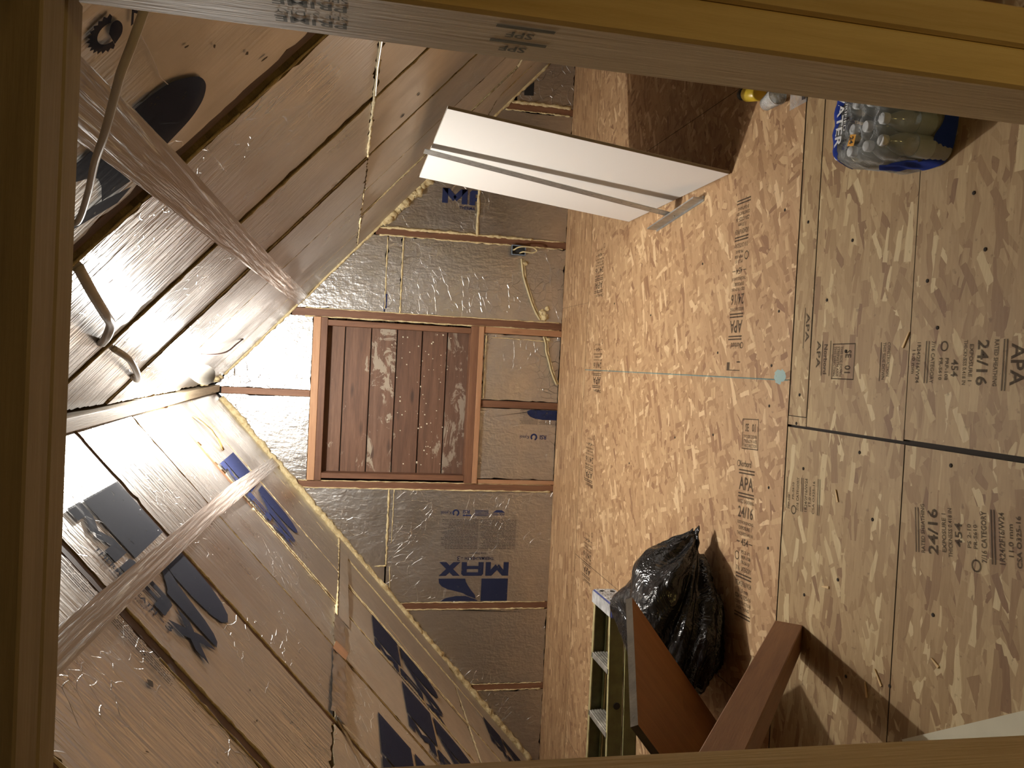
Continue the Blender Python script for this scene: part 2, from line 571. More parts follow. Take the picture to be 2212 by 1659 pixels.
# ------------------------------------------------------------------ floor
floor = tag(empty('floor'), 'strand board subfloor with dark joints', kind='structure')
bm = bmesh.new(); box(bm, -3.05, 2.5, -1.3, 5.80, -0.06, -0.0125)
obj('subfloor', bm, M_DARKWOOD, floor)
def osb_sheet(x0, x1, y0, y1, mat, dz=0.0, j=0.0015):
    r = random.Random(int(x0 * 100 + y0 * 10))
    poly = [(x0 + j, y0 + j), (x1 - j, y0 + j), (x1 - j, y1 - j), (x0 + j, y1 - j)]
    o = plate('osb_panel', poly, -0.012, dz, [mat, M_BOARDE], floor)
    return o
for (a, b) in ((-3.02, -2.44), (-2.44, -1.22), (-1.22, 0.0), (0.0, 1.196), (1.196, 2.44)):
    sh = osb_sheet(a, b, 2.618, 5.13, M_OSB_FAR, j=0.0012)
    if a == -1.22: sheet_l = sh
    if a == 0.0: sheet_r = sh
for (a, b) in ((-3.02, -2.0), (-2.0, 0.44), (0.44, 2.44)):
    sh = osb_sheet(a, b, 5.132, GY, M_OSB_EDGE, j=0.0006)
    if a == -2.0: sheet_far = sh
osb_sheet(-0.126, 2.44, 2.500, 2.614, M_OSB_NEAR, j=0.002)
near_r = osb_sheet(-0.157, 2.28, 2.006, 2.498, M_OSB_NEAR, j=0.0015)
near_r2 = osb_sheet(-0.152, 2.28, 0.786, 2.006, M_OSB_NEAR, j=0.0015)
osb_sheet(-0.152, 2.28, -1.25, 0.786, M_OSB_NEAR)
near_l = osb_sheet(-2.60, -0.163, 2.000, 2.614, M_OSB_NEAR, j=0.002)
near_l2 = osb_sheet(-2.60, -0.163, 0.780, 2.000, M_OSB_NEAR, j=0.0025)
osb_sheet(-2.60, -0.163, -1.25, 0.780, M_OSB_NEAR)
osb_sheet(-3.02, -2.60, -1.25, 2.614, M_OSB_NEAR)
osb_sheet(-0.157, -0.126, 2.500, 2.614, M_OSB_NEAR, j=0.0005)

# printed grade stamps on the boards
def stamp(parent, frame, rows, name='grade_stamp'):
    bm = bmesh.new()
    for r in rows:
        if r[0] == 't':
            _, s, x, y, h, wd = r
            put_text(bm, s, frame, x, y, h, 0.0012, wd, True)
        elif r[0] == 'l':
            _, x0, x1, y, th = r
            decal(bm, [(x0, y), (x1, y), (x1, y + th), (x0, y + th)], frame, 0.0012)
        elif r[0] == 'o':
            _, x, y, rad = r
            k = 16
            for i in range(k):
                a, b = 2 * math.pi * i / k, 2 * math.pi * (i + 1) / k
                decal(bm, [(x + rad * math.cos(a), y + rad * math.sin(a)), (x + rad * math.cos(b), y + rad * math.sin(b)),
                           (x + .72 * rad * math.cos(b), y + .72 * rad * math.sin(b)), (x + .72 * rad * math.cos(a), y + .72 * rad * math.sin(a))], frame, 0.0012)
    return obj(name, bm, M_STAMP, parent, recalc=False)
def grade_rows(w, top=0.0):
    rows = [('t', 'Norbord', 0.02 * w, -0.035, 0.024, 0.75 * w), ('o', -0.03 * w, -0.024, 0.013), ('l', 0, w, -0.052, 0.006), ('l', 0, w, -0.064, 0.006),
            ('t', 'APA', 0.04 * w, -0.125, 0.050, 0.9 * w), ('l', 0, w, -0.143, 0.006), ('l', 0, w, -0.155, 0.006),
            ('t', 'RATED SHEATHING', 0, -0.178, 0.014, w), ('t', '24/16', 0.02 * w, -0.232, 0.043, 0.96 * w),
            ('t', 'SIZED FOR SPACING', 0, -0.258, 0.012, w), ('t', 'EXPOSURE 1', 0.1 * w, -0.280, 0.014, 0.8 * w), ('t', 'THICKNESS 0.418 IN', 0, -0.302, 0.013, w),
            ('t', '454', 0.28 * w, -0.340, 0.026, 0.45 * w), ('l', 0, 0.22 * w, -0.330, 0.004), ('l', 0.78 * w, w, -0.330, 0.004),
            ('o', 0.05 * w, -0.385, 0.018), ('t', 'PS 2-10', 0.3 * w, -0.372, 0.013, 0.55 * w), ('t', 'PRP-108', 0.3 * w, -0.392, 0.013, 0.6 * w), ('t', 'PR-S610', 0.3 * w, -0.412, 0.013, 0.55 * w),
            ('t', '7/16 CATEGORY', 0, -0.440, 0.018, w), ('l', 0, w, -0.456, 0.006), ('l', 0, w, -0.468, 0.006),
            ('t', '1R24/2F16/W24', 0, -0.497, 0.020, w), ('t', '11.0 mm', 0.2 * w, -0.522, 0.016, 0.6 * w), ('t', 'CSA O325-16', 0, -0.545, 0.016, w),
            ('t', 'CONSTRUCTION', 0, -0.567, 0.013, w), ('t', 'SHEATHING', 0.1 * w, -0.588, 0.013, 0.8 * w), ('l', 0, w, -0.606, 0.006), ('l', 0, w, -0.618, 0.006)]
    return rows
def box_rows(w, y):
    return [('l', 0, w, y, 0.004), ('l', 0, w, y - 0.115, 0.004), ('l', 0, 0.03 * w, y - 0.115, 0.115), ('l', 0.97 * w, w, y - 0.115, 0.115),
            ('t', 'SE', 0.18 * w, y - 0.045, 0.03, 0.22 * w), ('t', '01', 0.6 * w, y - 0.045, 0.03, 0.22 * w),
            ('t', 'THIS SIDE DOWN', 0.08 * w, y - 0.072, 0.013, 0.84 * w), ('t', 'STRENGTH AXIS', 0.08 * w, y - 0.090, 0.013, 0.84 * w), ('t', 'THIS DIRECTION', 0.08 * w, y - 0.107, 0.013, 0.84 * w)]
def ffr(ox, oy, tx, ty, ux, uy, k=1.0):
    """floor frame: text direction (tx,ty), up (ux,uy)"""
    return lambda a, b, c: (ox + (tx * a + ux * b) * k, oy + (ty * a + uy * b) * k, c)
# left far sheet: reads towards the camera, letter tops to the right
stamp(sheet_l, ffr(-0.315, 2.955, 0.05, -1, 1, 0.05), grade_rows(0.125))
stamp(sheet_l, ffr(-0.165, 2.945, 0.05, -1, 1, 0.05), box_rows(0.125, 0.0))
# right far sheet: the other way round
stamp(sheet_r, ffr(0.105, 2.995, 0.0, 1, -1, 0.02), grade_rows(0.115))
stamp(sheet_r, ffr(0.030, 2.995, 0.0, 1, -1, 0.02), [('l', 0, 0.115, 0, 0.004), ('l', 0, 0.03, -0.035, 0.006), ('l', 0.09, 0.115, -0.03, 0.03)])
# band of foreshortened stamps near the gable
for i, x in enumerate((1.05, 0.45, -0.15, -0.75, -1.35)):
    stamp(sheet_r if x > 0.1 else sheet_l, ffr(x, 4.78 + 0.06 * (i % 2), 0, 1, -1, 0.0, 0.85), grade_rows(0.2)[:17])
# near boards, right of the joint: reads to the left, letter tops towards the camera
stamp(near_r2, ffr(0.125, 1.985, -1, 0, 0, -1, 1.0), [(r[0], *( (r[1],) + r[2:3] + (r[3] + 0.0,) + r[4:] if r[0] == 't' else r[1:])) for r in
      [('t', '1R24/2F16/W24', 0, 0.012, 0.014, .115), ('t', '11.0 mm', 0.02, -0.006, 0.012, .07), ('l', 0, .115, 0.045, 0.004), ('l', 0, .115, 0.055, 0.004), ('t', '7/16 CATEGORY', 0, 0.068, 0.014, .115),
       ('o', 0.015, 0.115, 0.014), ('t', 'PR-S610', 0.045, 0.100, 0.012, .06), ('t', 'PRP-108', 0.045, 0.122, 0.012, .06), ('t', '454', 0.05, 0.145, 0.024, .045), ('t', 'THICKNESS 0.418 IN', 0, 0.185, 0.012, .115),
       ('t', 'EXPOSURE 1', 0.01, 0.205, 0.013, .095), ('t', '24/16', 0, 0.232, 0.036, .115), ('t', 'RATED SHEATHING', 0, 0.285, 0.013, .115), ('l', 0, .125, 0.312, 0.004), ('l', 0, .125, 0.321, 0.004),
       ('t', 'APA', 0.012, 0.338, 0.040, .10), ('l', 0, .125, 0.392, 0.004), ('l', 0, .125, 0.401, 0.004), ('t', 'Norbord', 0.02, 0.425, 0.026, .10)]])
stamp(near_r, ffr(0.135, 2.46, -1, 0, 0, -1), [('t', 'APA', 0.0, 0.0, 0.022, .09), ('l', 0, .115, 0.030, 0.004), ('t', 'Norbord', 0.01, 0.042, 0.02, .10), ('l', 0, .115, 0.075, 0.004)])
stamp(near_r, ffr(0.125, 2.345, -1, 0, 0, -1), box_rows(0.115, 0.09))
stamp(near_r, ffr(0.125, 2.13, -1, 0, 0, -1), [('l', 0, .115, 0.0, 0.004), ('t', 'THIS SIDE DOWN', 0, 0.012, 0.012, .11), ('t', 'CONSTRUCTION', 0, 0.032, 0.012, .1)])
# near boards, left of the joint: reads to the right, tops away from the camera
stamp(near_l2, ffr(-0.455, 1.965, 1, 0.12, -0.12, 1), [('l', 0, .12, -0.040, 0.004), ('l', 0, .12, -0.050, 0.004), ('t', 'RATED SHEATHING', 0, -0.072, 0.014, .13), ('t', '24/16', 0.0, -0.120, 0.036, .12),
      ('t', 'EXPOSURE 1', 0.01, -0.15, 0.014, .10), ('t', 'THICKNESS 0.418 IN', 0, -0.172, 0.014, .125), ('t', '454', 0.03, -0.205, 0.024, .06), ('o', -0.01, -0.25, 0.016), ('t', 'PS 2-10', .03, -0.235, 0.012, .06), ('t', 'PR-S610', .03, -0.255, 0.012, .06),
      ('t', '7/16 CATEGORY', 0, -0.285, 0.017, .125), ('l', 0, .13, -0.303, 0.004), ('l', 0, .13, -0.312, 0.004), ('t', '1R24/2F16/W24', 0, -0.340, 0.017, .125), ('t', '11.0 mm', .02, -0.365, 0.014, .08), ('t', 'CSA O325-16', 0, -0.388, 0.014, .12)])
stamp(near_l, ffr(-0.452, 2.60, 1, 0.05, -0.05, 1), [('l', 0, .11, -0.010, 0.004), ('t', 'PRP-108', .0, -0.030, 0.012, .05), ('o', 0.0, -0.055, 0.016), ('t', 'PR-S610', .035, -0.055, 0.012, .06), ('t', '7/16 CATEGORY', 0, -0.085, 0.015, .115), ('l', 0, .115, -0.102, 0.004),
      ('l', 0, .115, -0.112, 0.004), ('t', '1R24/2F16/W24', 0, -0.136, 0.016, .115), ('t', '11.0 mm', .02, -0.158, 0.013, .07), ('t', 'CSA O325-16', 0, -0.180, 0.013, .11), ('l', 0, .12, -0.20, 0.004), ('l', 0, .12, -0.21, 0.004)])
stamp(near_r, ffr(0.232, 2.535, -1, 0, 0, -1), [('t', 'APA', 0, 0, 0.022, .10), ('l', -.02, .12, -0.012, 0.004), ('l', -.02, .12, 0.032, 0.004)])
# snapped chalk line with its blue daub
M_CHALK = ink('blue_chalk', (0.16, 0.42, 0.44), 0.45, 50)
M_CHALKD = ink('blue_chalk_daub', (0.50, 0.74, 0.74), 0.62, 140)
bm = bmesh.new(); decal(bm, [(-0.004, 2.63), (0.001, 2.63), (0.001, 5.12), (-0.004, 5.12)], lambda a, b, c: (a, b, c), 0.0011)
obj('chalk_line', bm, M_CHALK, floor, recalc=False)
bm = bmesh.new()
r2 = random.Random(3)
decal(bm, [(0.012 + (0.026 + r2.uniform(-.007, .009)) * math.cos(a * .3142), 2.69 + (0.036 + r2.uniform(-.01, .012)) * math.sin(a * .3142)) for a in range(20)], lambda a, b, c: (a, b, c), 0.0014)
obj('chalk_daub', bm, M_CHALKD, floor, recalc=False)
# nail heads
bm = bmesh.new()
nails = [(0.27, 2.42), (0.29, 1.95), (-0.62, 2.27), (-0.60, 1.85), (-0.95, 1.75), (0.16, 1.9), (0.1, 2.3), (-0.3, 2.5), (0.45, 2.3), (0.5, 1.8), (-0.15, 2.56), (-0.05, 2.55), (0.55, 2.56), (-0.4, 2.12), (-0.72, 2.45),
         (-0.9, 2.2), (-0.85, 2.0), (0.35, 1.75), (0.05, 2.75), (-0.1, 2.75), (0.25, 2.72), (-0.4, 2.72), (0.62, 2.72), (-0.62, 2.7), (0.1, 3.2), (-0.3, 3.6), (0.5, 3.4), (0.3, 4.0), (-0.5, 4.2), (0.4, 4.6), (-0.25, 3.2), (-0.2, 1.82), (-0.21, 2.2)]
for (x, y) in nails:
    lathe(bm, [(0.0055, 0.0), (0.0055, 0.0016), (0.003, 0.0018)], 8, Matrix.Translation((x, y, 0)))
o = obj('nail_heads', bm, M_DARKWOOD, floor); o['kind'] = 'stuff'

# ------------------------------------------------------------------ prints of the insulation boards
LOGO_R_BLOCK = [(0.0, 0.236), (0.385, 0.236), (0.385, 0.86), (0.0, 0.86)]
LOGO_LEG = [(0.62, 0.236), (1.0, 0.236), (0.99, 0.30), (0.95, 0.345), (0.87, 0.385), (0.75, 0.415), (0.64, 0.445), (0.59, 0.475), (0.455, 0.525),
            (0.47, 0.47), (0.53, 0.40), (0.58, 0.33), (0.61, 0.28)]
LOGO_BOWL = [(0.455, 0.535), (0.60, 0.485), (0.74, 0.485), (0.88, 0.51), (0.965, 0.56), (1.0, 0.64), (0.98, 0.73), (0.91, 0.80), (0.80, 0.845), (0.66, 0.86), (0.43, 0.86), (0.43, 0.55)]
LOGO_M = [[(0, 0), (0.075, 0), (0.075, 0.196), (0, 0.196)], [(0.26, 0), (0.335, 0), (0.335, 0.196), (0.26, 0.196)],
          [(0.0, 0.196), (0.09, 0.196), (0.19, 0.09), (0.145, 0.03)], [(0.335, 0.196), (0.245, 0.196), (0.145, 0.09), (0.19, 0.03)]]
LOGO_A = [[(0.365, 0), (0.44, 0), (0.44, 0.196), (0.39, 0.196), (0.365, 0.17)], [(0.605, 0), (0.68, 0), (0.68, 0.17), (0.655, 0.196), (0.605, 0.196)],
          [(0.44, 0.146), (0.605, 0.146), (0.605, 0.196), (0.44, 0.196)], [(0.44, 0.055), (0.605, 0.055), (0.605, 0.10), (0.44, 0.10)]]
LOGO_X = [[(0.70, 0), (0.80, 0), (1.0, 0.196), (0.90, 0.196)], [(0.90, 0), (1.0, 0), (0.80, 0.196), (0.70, 0.196)]]
def logo(parent, fr, x0, y0, k, clips=(), fine=True, c=0.0015, mat=None, name='printed_logo', mx=True):
    """maker's print in a board frame; clips are half planes (a,b,c) in frame units"""
    def place(poly):
        p = [(x0 + a * k, y0 + b * k) for a, b in poly]
        for cl in clips:
            if len(p) >= 3: p = clip(p, *cl)
        return p
    def cl2(p):
        for cl in clips:
            if len(p) >= 3: p = clip(p, *cl)
        return p
    bm = bmesh.new()
    big = [LOGO_R_BLOCK, LOGO_LEG, LOGO_BOWL]
    if mx: big += LOGO_M + LOGO_A + LOGO_X
    for i, p in enumerate(big):
        decal(bm, place(p), fr, c + 0.00006 * i)
    obj(name, bm, mat or M_NAVY, parent, recalc=False)
    bm = bmesh.new()
    put_text(bm, 'THERMASHEATH', fr, x0 + 0.22 * k, y0 - 0.075 * k, 0.045 * k, c, 0.42 * k, True, cl2)
    put_text(bm, '-3', fr, x0 + 0.66 * k, y0 - 0.085 * k, 0.07 * k, c, 0.09 * k, False, cl2)
    if fine:
        put_text(bm, 'Energy Design Series', fr, x0 + 0.34 * k, y0 - 0.135 * k, 0.022 * k, c, 0.24 * k, False, cl2)
    if len(bm.faces): obj('printed_name', bm, M_NAVY, parent, recalc=False)
    else: bm.free()
def fineprint(parent, fr, x0, y0, k, rows=20, icons=True, c=0.0015):
    bm = bmesh.new()
    r = random.Random(5)
    for col_, xs, xe in ((0, -0.08, 0.45), (1, 0.47, 1.0)):
        for i in range(rows):
            y = y0 - 0.20 * k - i * 0.0215 * k
            e = xe - r.random() * 0.12 * (1 if r.random() < 0.4 else 0.1)
            x = xs
            while x < e:
                wl = min(r.uniform(0.02, 0.06), e - x)
                decal(bm, [(x0 + x * k, y), (x0 + (x + wl) * k, y), (x0 + (x + wl) * k, y + 0.008 * k), (x0 + x * k, y + 0.008 * k)], fr, c)
                x += wl + 0.008
    o = obj('printed_notes', bm, M_FINE, parent, recalc=False)
    if icons:
        bm = bmesh.new()
        y = y0 - 0.70 * k
        R0 = 0.05 * k
        cx, cy = x0 + 0.80 * k, y
        pts = [(cx + R0 * math.cos(a), cy + R0 * math.sin(a)) for a in [math.radians(d) for d in range(110, 421, 20)]]
        inn = [(cx + .55 * R0 * math.cos(a), cy + .55 * R0 * math.sin(a)) for a in [math.radians(d) for d in range(110, 421, 20)]]
        for i in range(len(pts) - 1):
            decal(bm, [pts[i], pts[i + 1], inn[i + 1], inn[i]], fr, c)
        put_text(bm, 'Kynol', fr, x0 + 0.86 * k, y - 0.02 * k, 0.045 * k, c, 0.15 * k)
        put_text(bm, 'RSI', fr, x0 + 0.60 * k, y - 0.04 * k, 0.05 * k, c, 0.10 * k, True)
        decal(bm, [(x0 + .58 * k, y + .025 * k), (x0 + .70 * k, y + .025 * k), (x0 + .70 * k, y + .045 * k), (x0 + .58 * k, y + .045 * k)], fr, c)
        put_text(bm, 'POLYISO', fr, x0 + 0.10 * k, y, 0.03 * k, c, 0.17 * k, True)
        decal(bm, [(x0 + .09 * k, y - .01 * k), (x0 + .27 * k, y - .01 * k), (x0 + .22 * k, y - .045 * k), (x0 + .14 * k, y - .045 * k)], fr, c)
        for i in range(5):
            decal(bm, [(x0 + .33 * k, y + (.03 - i * .018) * k), (x0 + .53 * k, y + (.03 - i * .018) * k), (x0 + .53 * k, y + (.038 - i * .018) * k), (x0 + .33 * k, y + (.038 - i * .018) * k)], fr, c)
        obj('printed_marks', bm, M_BLUE, parent, recalc=False)

# ------------------------------------------------------------------ sloped ceilings
def slope_matrix(side):
    a = AL if side == 'L' else AR
    c, s = math.cos(a), math.sin(a)
    if side == 'L':
        x, z = Vector((-c, 0, -s)), Vector((s, 0, -c))
    else:
        x, z = Vector((-c, 0, s)), Vector((-s, 0, -c))
    y = Vector((0, 1, 0))
    return Matrix(((x.x, y.x, z.x, RX), (x.y, y.y, z.y, 0), (x.z, y.z, z.z, RZ), (0, 0, 0, 1)))
ceil_l = tag(empty('ceiling_left'), 'left roof slope lined with foil insulation boards', kind='structure')
ceil_l.matrix_world = slope_matrix('L')
ceil_r = tag(empty('ceiling_right'), 'right roof slope lined with foil insulation boards', kind='structure')
ceil_r.matrix_world = slope_matrix('R')
FL = lambda a, b, c: (a, b, c)          # a = distance down the slope from the ridge, b = world Y, c = towards the room
FR = lambda a, b, c: (-a, b, c)
def build_slope(side):
    par, fr, SL = (ceil_l, FL, SLEN_L) if side == 'L' else (ceil_r, FR, SLEN_R)
    if side == 'L':
        raft = [(-0.4, .03), (0.25, .03), (0.88, .03), (1.49, .03), (2.15, .050), (2.83, .040), (3.52, .038), (4.20, .032), (4.79, .026), (5.41, .018)]
        cuts = {0: [1.35, 2.58]}
    else:
        raft = [(-0.4, .03), (0.2, .03), (0.86, .03), (1.665, .085), (2.48, .036), (3.20, .034), (3.86, .032), (4.54, .024), (5.06, .02)]
        cuts = {0: [1.375, 2.60]}
    # roof deck behind everything
    bm = bmesh.new()
    p0, p1 = fr(0.0, -1.3, -0.16), fr(SL, 5.80, -0.12)
    box(bm, min(p0[0], p1[0]), max(p0[0], p1[0]), -1.3, 5.80, -0.16, -0.12)
    obj('roof_deck', bm, M_DARKWOOD, par)
    for (y, g) in raft:
        bm = bmesh.new()
        a, b = fr(0.02, 0, 0)[0], fr(SL - 0.1, 0, 0)[0]
        box(bm, min(a, b), max(a, b), y - 0.024, y + 0.024, -0.118, -0.004 if side == 'L' else -0.012, bev=0.002)
        obj('rafter', bm, M_RAFTER, par)
    panels = {}
    ys = [(-1.25, 0.0)] + raft + [(GY - 0.002, 0.004)]
    for i in range(len(ys) - 1):
        (ya, ga), (yb, gb) = ys[i], ys[i + 1]
        ss = [0.035] + cuts[0] + [SL - 0.04]
        for j in range(3):
            s0, s1 = ss[j], ss[j + 1]
            d0 = 0.003 if j else 0.0
            poly = [(s0 + d0, ya + ga / 2), (s1 - 0.002, ya + ga / 2), (s1 - 0.002, yb - gb / 2), (s0 + d0, yb - gb / 2)]
            near_cam = ya > 0.6
            pj = jag(poly, 0.009 if near_cam else 0.002, 0.022 if near_cam else 0.2, seed=i * 7 + j + (100 if side == 'R' else 0))
            dn = rnd.uniform(-0.004, 0.004)
            mat = M_FOILX if (j == 0 and (side == 'L' or ya > 1.5)) else M_FOILM
            tilt = rnd.uniform(-.004, .004)
            ym = (ya + yb) / 2
            o = plate('foam_panel', pj, -0.05, dn, [mat, M_CORE], par,
                      frame=lambda a, b, c, fr=fr, ym=ym, tilt=tilt: fr(a, b, c + tilt * (b - ym) / 0.3))
            panels[(i - 1, j)] = (o, dn)
    return panels, raft
PL, RAFT_L = build_slope('L')
PR, RAFT_R = build_slope('R')

# ridge board seen from below
bm = bmesh.new(); box(bm, RX - 0.034, RX + 0.012, -1.3, 5.78, RZ - 0.055, RZ + 0.12, bev=0.003)
o = obj('ridge_board', bm, M_RIDGE); tag(o, 'pale ridge board', kind='structure'); o.name = 'trim_1'

# printed logos on the slopes
def up_fr(fr, n):
    return lambda a, b, c: fr(a, b, c + n)
def slope_logo(side, bay, row, x0, y0, k, sgn=1, **kw):
    P = (PL if side == 'L' else PR)[(bay, row)]
    fr = FL if side == 'L' else FR
    logo(P[0], up_fr(fr, P[1] + 0.003), x0, y0, k, **kw)
# bay index = index of the rafter on the bay's near side
slope_logo('L', 4, 0, 0.262, 2.315, 0.565, clips=[(0, 1, 2.812), (0, -1, -2.175)])
fineprint(PL[(3, 0)][0], up_fr(FL, PL[(3, 0)][1] + 0.003), 0.262, 2.20, 0.50, rows=6, icons=False)
slope_logo('L', 7, 0, 0.43, 4.235, 0.565, clips=[(0, 1, 4.775)], mat=M_BLUE)
slope_logo('L', 7, 1, 1.66, 4.235, 0.60, clips=[(0, 1, 4.775)])
slope_logo('L', 6, 1, 1.86, 3.60, 0.60, clips=[(0, 1, 4.18)], fine=False)
slope_logo('L', 5, 1, 1.62, 2.86, 0.56, clips=[(0, 1, 3.50)], fine=False)
slope_logo('L', 8, 2, 2.88, 5.02, 0.5, clips=[(0, 1, 5.39)], fine=False)
# right slope, near the header: cut swoosh and loop, drawn where they sit on the board
P = PR[(2, 0)]
frr = up_fr(FR, P[1] + 0.0045)
bm = bmesh.new()
A_ = [(0.812, 1.323), (0.846, 1.326), (0.880, 1.339), (0.906, 1.367), (0.925, 1.400), (0.930, 1.435), (0.924, 1.466), (0.906, 1.498), (0.872, 1.523), (0.816, 1.537)]
decal(bm, [(p.x, p.y) for p in smooth_path([(x, y, 0) for x, y in A_], 5)], frr, 0)
decal(bm, [(0.686, 1.329), (0.725, 1.333), (0.725, 1.553), (0.666, 1.531), (0.687, 1.475), (0.694, 1.439), (0.690, 1.415), (0.665, 1.379)], frr, 0)
decal(bm, [(0.666, 1.531), (0.719, 1.579), (0.679, 1.594), (0.598, 1.542), (0.610, 1.511), (0.648, 1.519)], frr, 0.0001)
obj('printed_logo', bm, M_NAVY, P[0], recalc=False)
bm = bmesh.new()
cx, cy, R0 = 0.848, 1.092, 0.034
for i in range(14):
    a0, a1 = math.radians(95 + i * 15), math.radians(110 + i * 15)
    p = lambda r_, a_: (cx + r_ * math.cos(a_) * 0.8, cy + r_ * math.sin(a_))
    decal(bm, [p(R0, a0), p(R0, a1), p(R0 * .62, a1), p(R0 * .62, a0)], frr, 0)
    decal(bm, [p(R0, a0), p(R0 * 1.18, (a0 + a1) / 2), p(R0, a1)], frr, 0)
decal(bm, [(p.x, p.y) for p in smooth_path([(0.848, 1.092, 0), (0.857, 1.078, 0), (0.866, 1.080, 0), (0.868, 1.097, 0), (0.861, 1.114, 0), (0.846, 1.123, 0)], 4)], frr, 0.0002)
put_text(bm, 'W', lambda a, b, c: frr(a, b, c), 0.876, 1.085, 0.03, 0)
obj('printed_mark', bm, M_NAVY, P[0], recalc=False)
# small dents, punctures and scuffs on the near boards
def scuffs(P, fr, spots, name='puncture'):
    r = random.Random(9)
    for (s, y, w_, h_) in spots:
        bm = bmesh.new()
        k = 7
        ang = r.random() * 3
        pts = []
        for i in range(k):
            a = 2 * math.pi * i / k
            q = r.uniform(.6, 1.1)
            x_, y_ = w_ * q * math.cos(a), h_ * q * math.sin(a)
            pts.append((s + x_ * math.cos(ang) - y_ * math.sin(ang), y + x_ * math.sin(ang) + y_ * math.cos(ang)))
        decal(bm, pts, up_fr(fr, P[1] + 0.0035), 0)
        obj(name, bm, MATS['puncture_core'], P[0], recalc=False)
plain('puncture_core', (0.10, 0.07, 0.035), 0.9)
scuffs(PL[(3, 0)], FL, [(0.71, 1.98, 0.018, 0.012), (0.66, 2.06, 0.006, 0.004), (0.86, 1.70, 0.010, 0.008), (0.95, 1.95, 0.005, 0.004), (0.78, 1.75, 0.007, 0.002), (0.84, 2.05, 0.008, 0.002)])
scuffs(PL[(4, 0)], FL, [(1.03, 2.30, 0.012, 0.003), (0.98, 2.42, 0.008, 0.003), (1.16, 2.5, 0.006, 0.003)])
scuffs(PR[(2, 0)], FR, [(1.02, 1.47, 0.010, 0.004), (0.97, 1.35, 0.008, 0.003), (0.93, 1.28, 0.006, 0.003), (1.05, 1.55, 0.012, 0.005), (0.78, 1.25, 0.006, 0.002)])
scuffs(PR[(5, 0)], FR, [(0.42, 3.35, 0.012, 0.007), (0.36, 3.42, 0.008, 0.004), (0.50, 3.55, 0.007, 0.004), (0.30, 3.62, 0.010, 0.004)])
scuffs(PR[(4, 1)], FR, [(1.55, 3.05, 0.02, 0.012), (1.62, 2.95, 0.012, 0.01)])

# foam squeezed out along the joints
def bead(parent, pts, r, name='spray_foam', seed=0, lump=0.5, seg=7, squash=1.0):
    bm = bmesh.new()
    tube(bm, pts, r, seg, lump, seed, squash=squash)
    o = obj(name, bm, M_FOAM, parent, smooth=True)
    o['kind'] = 'stuff'
    return o
def line_pts(fr, a0, b0, a1, b1, c, n, wob=0.0, seed=0):
    r = random.Random(seed)
    return [fr(a0 + (a1 - a0) * i / n + r.uniform(-wob, wob), b0 + (b1 - b0) * i / n + r.uniform(-wob, wob), c) for i in range(n + 1)]
for i, (y, g) in enumerate(RAFT_L[3:]):
    bead(ceil_l, line_pts(FL, 0.55, y + g / 2 + 0.002, 3.0, y + g / 2 + 0.002, -0.003, 110, 0.0025, i), 0.0045, seed=i, lump=0.9)
    bead(ceil_l, line_pts(FL, 0.70, y - g / 2 - 0.002, 3.0, y - g / 2 - 0.002, -0.004, 110, 0.0025, i + 50), 0.0035, seed=i + 9, lump=0.9)
for i, (y, g) in enumerate(RAFT_R[3:]):
    bead(ceil_r, line_pts(FR, 0.05, y + g / 2 + 0.002, 2.9, y + g / 2 + 0.002, -0.004, 110, 0.0025, i + 20), 0.0034, seed=i + 30, lump=0.9)
# horizontal joints
bead(ceil_l, line_pts(FL, 1.351, 3.53, 1.351, 5.74, -0.001, 70, 0.002, 3), 0.0065, seed=3, lump=0.8)
bead(ceil_r, line_pts(FR, 1.376, 1.7, 1.376, 3.18, -0.001, 50, 0.002, 4), 0.005, seed=4, lump=0.8)
bead(ceil_r, line_pts(FR, 1.376, 3.9, 1.376, 5.7, -0.001, 50, 0.002, 5), 0.004, seed=5, lump=0.8)
# thick beads where the slopes meet the gable
bead(ceil_l, line_pts(FL, 0.10, GY - 0.035, 3.55, GY - 0.030, 0.006, 150, 0.005, 6), 0.024, seed=6, lump=0.75, seg=9)
bead(ceil_r, line_pts(FR, 0.12, GY - 0.022, 1.62, GY - 0.022, 0.004, 80, 0.004, 7), 0.011, seed=7, lump=0.7, seg=8)
bead(ceil_r, line_pts(FR, 1.62, GY - 0.035, 2.12, GY - 0.035, 0.006, 40, 0.008, 8), 0.034, seed=8, lump=0.8, seg=9)
bead(ceil_r, line_pts(FR, 2.12, GY - 0.022, 3.3, GY - 0.022, 0.004, 40, 0.005, 8), 0.013, seed=12, lump=0.8, seg=8)
# lumps by the ridge
for i in range(8):
    s, y = rnd.uniform(0.05, 0.10), 5.05 + rnd.random() * 0.6
    bead(ceil_r, [FR(s, y, 0.004), FR(s + 0.01, y + 0.03, 0.012), FR(s, y + 0.06, 0.004)], rnd.uniform(.008, .018), seed=i * 3.1, lump=0.9)

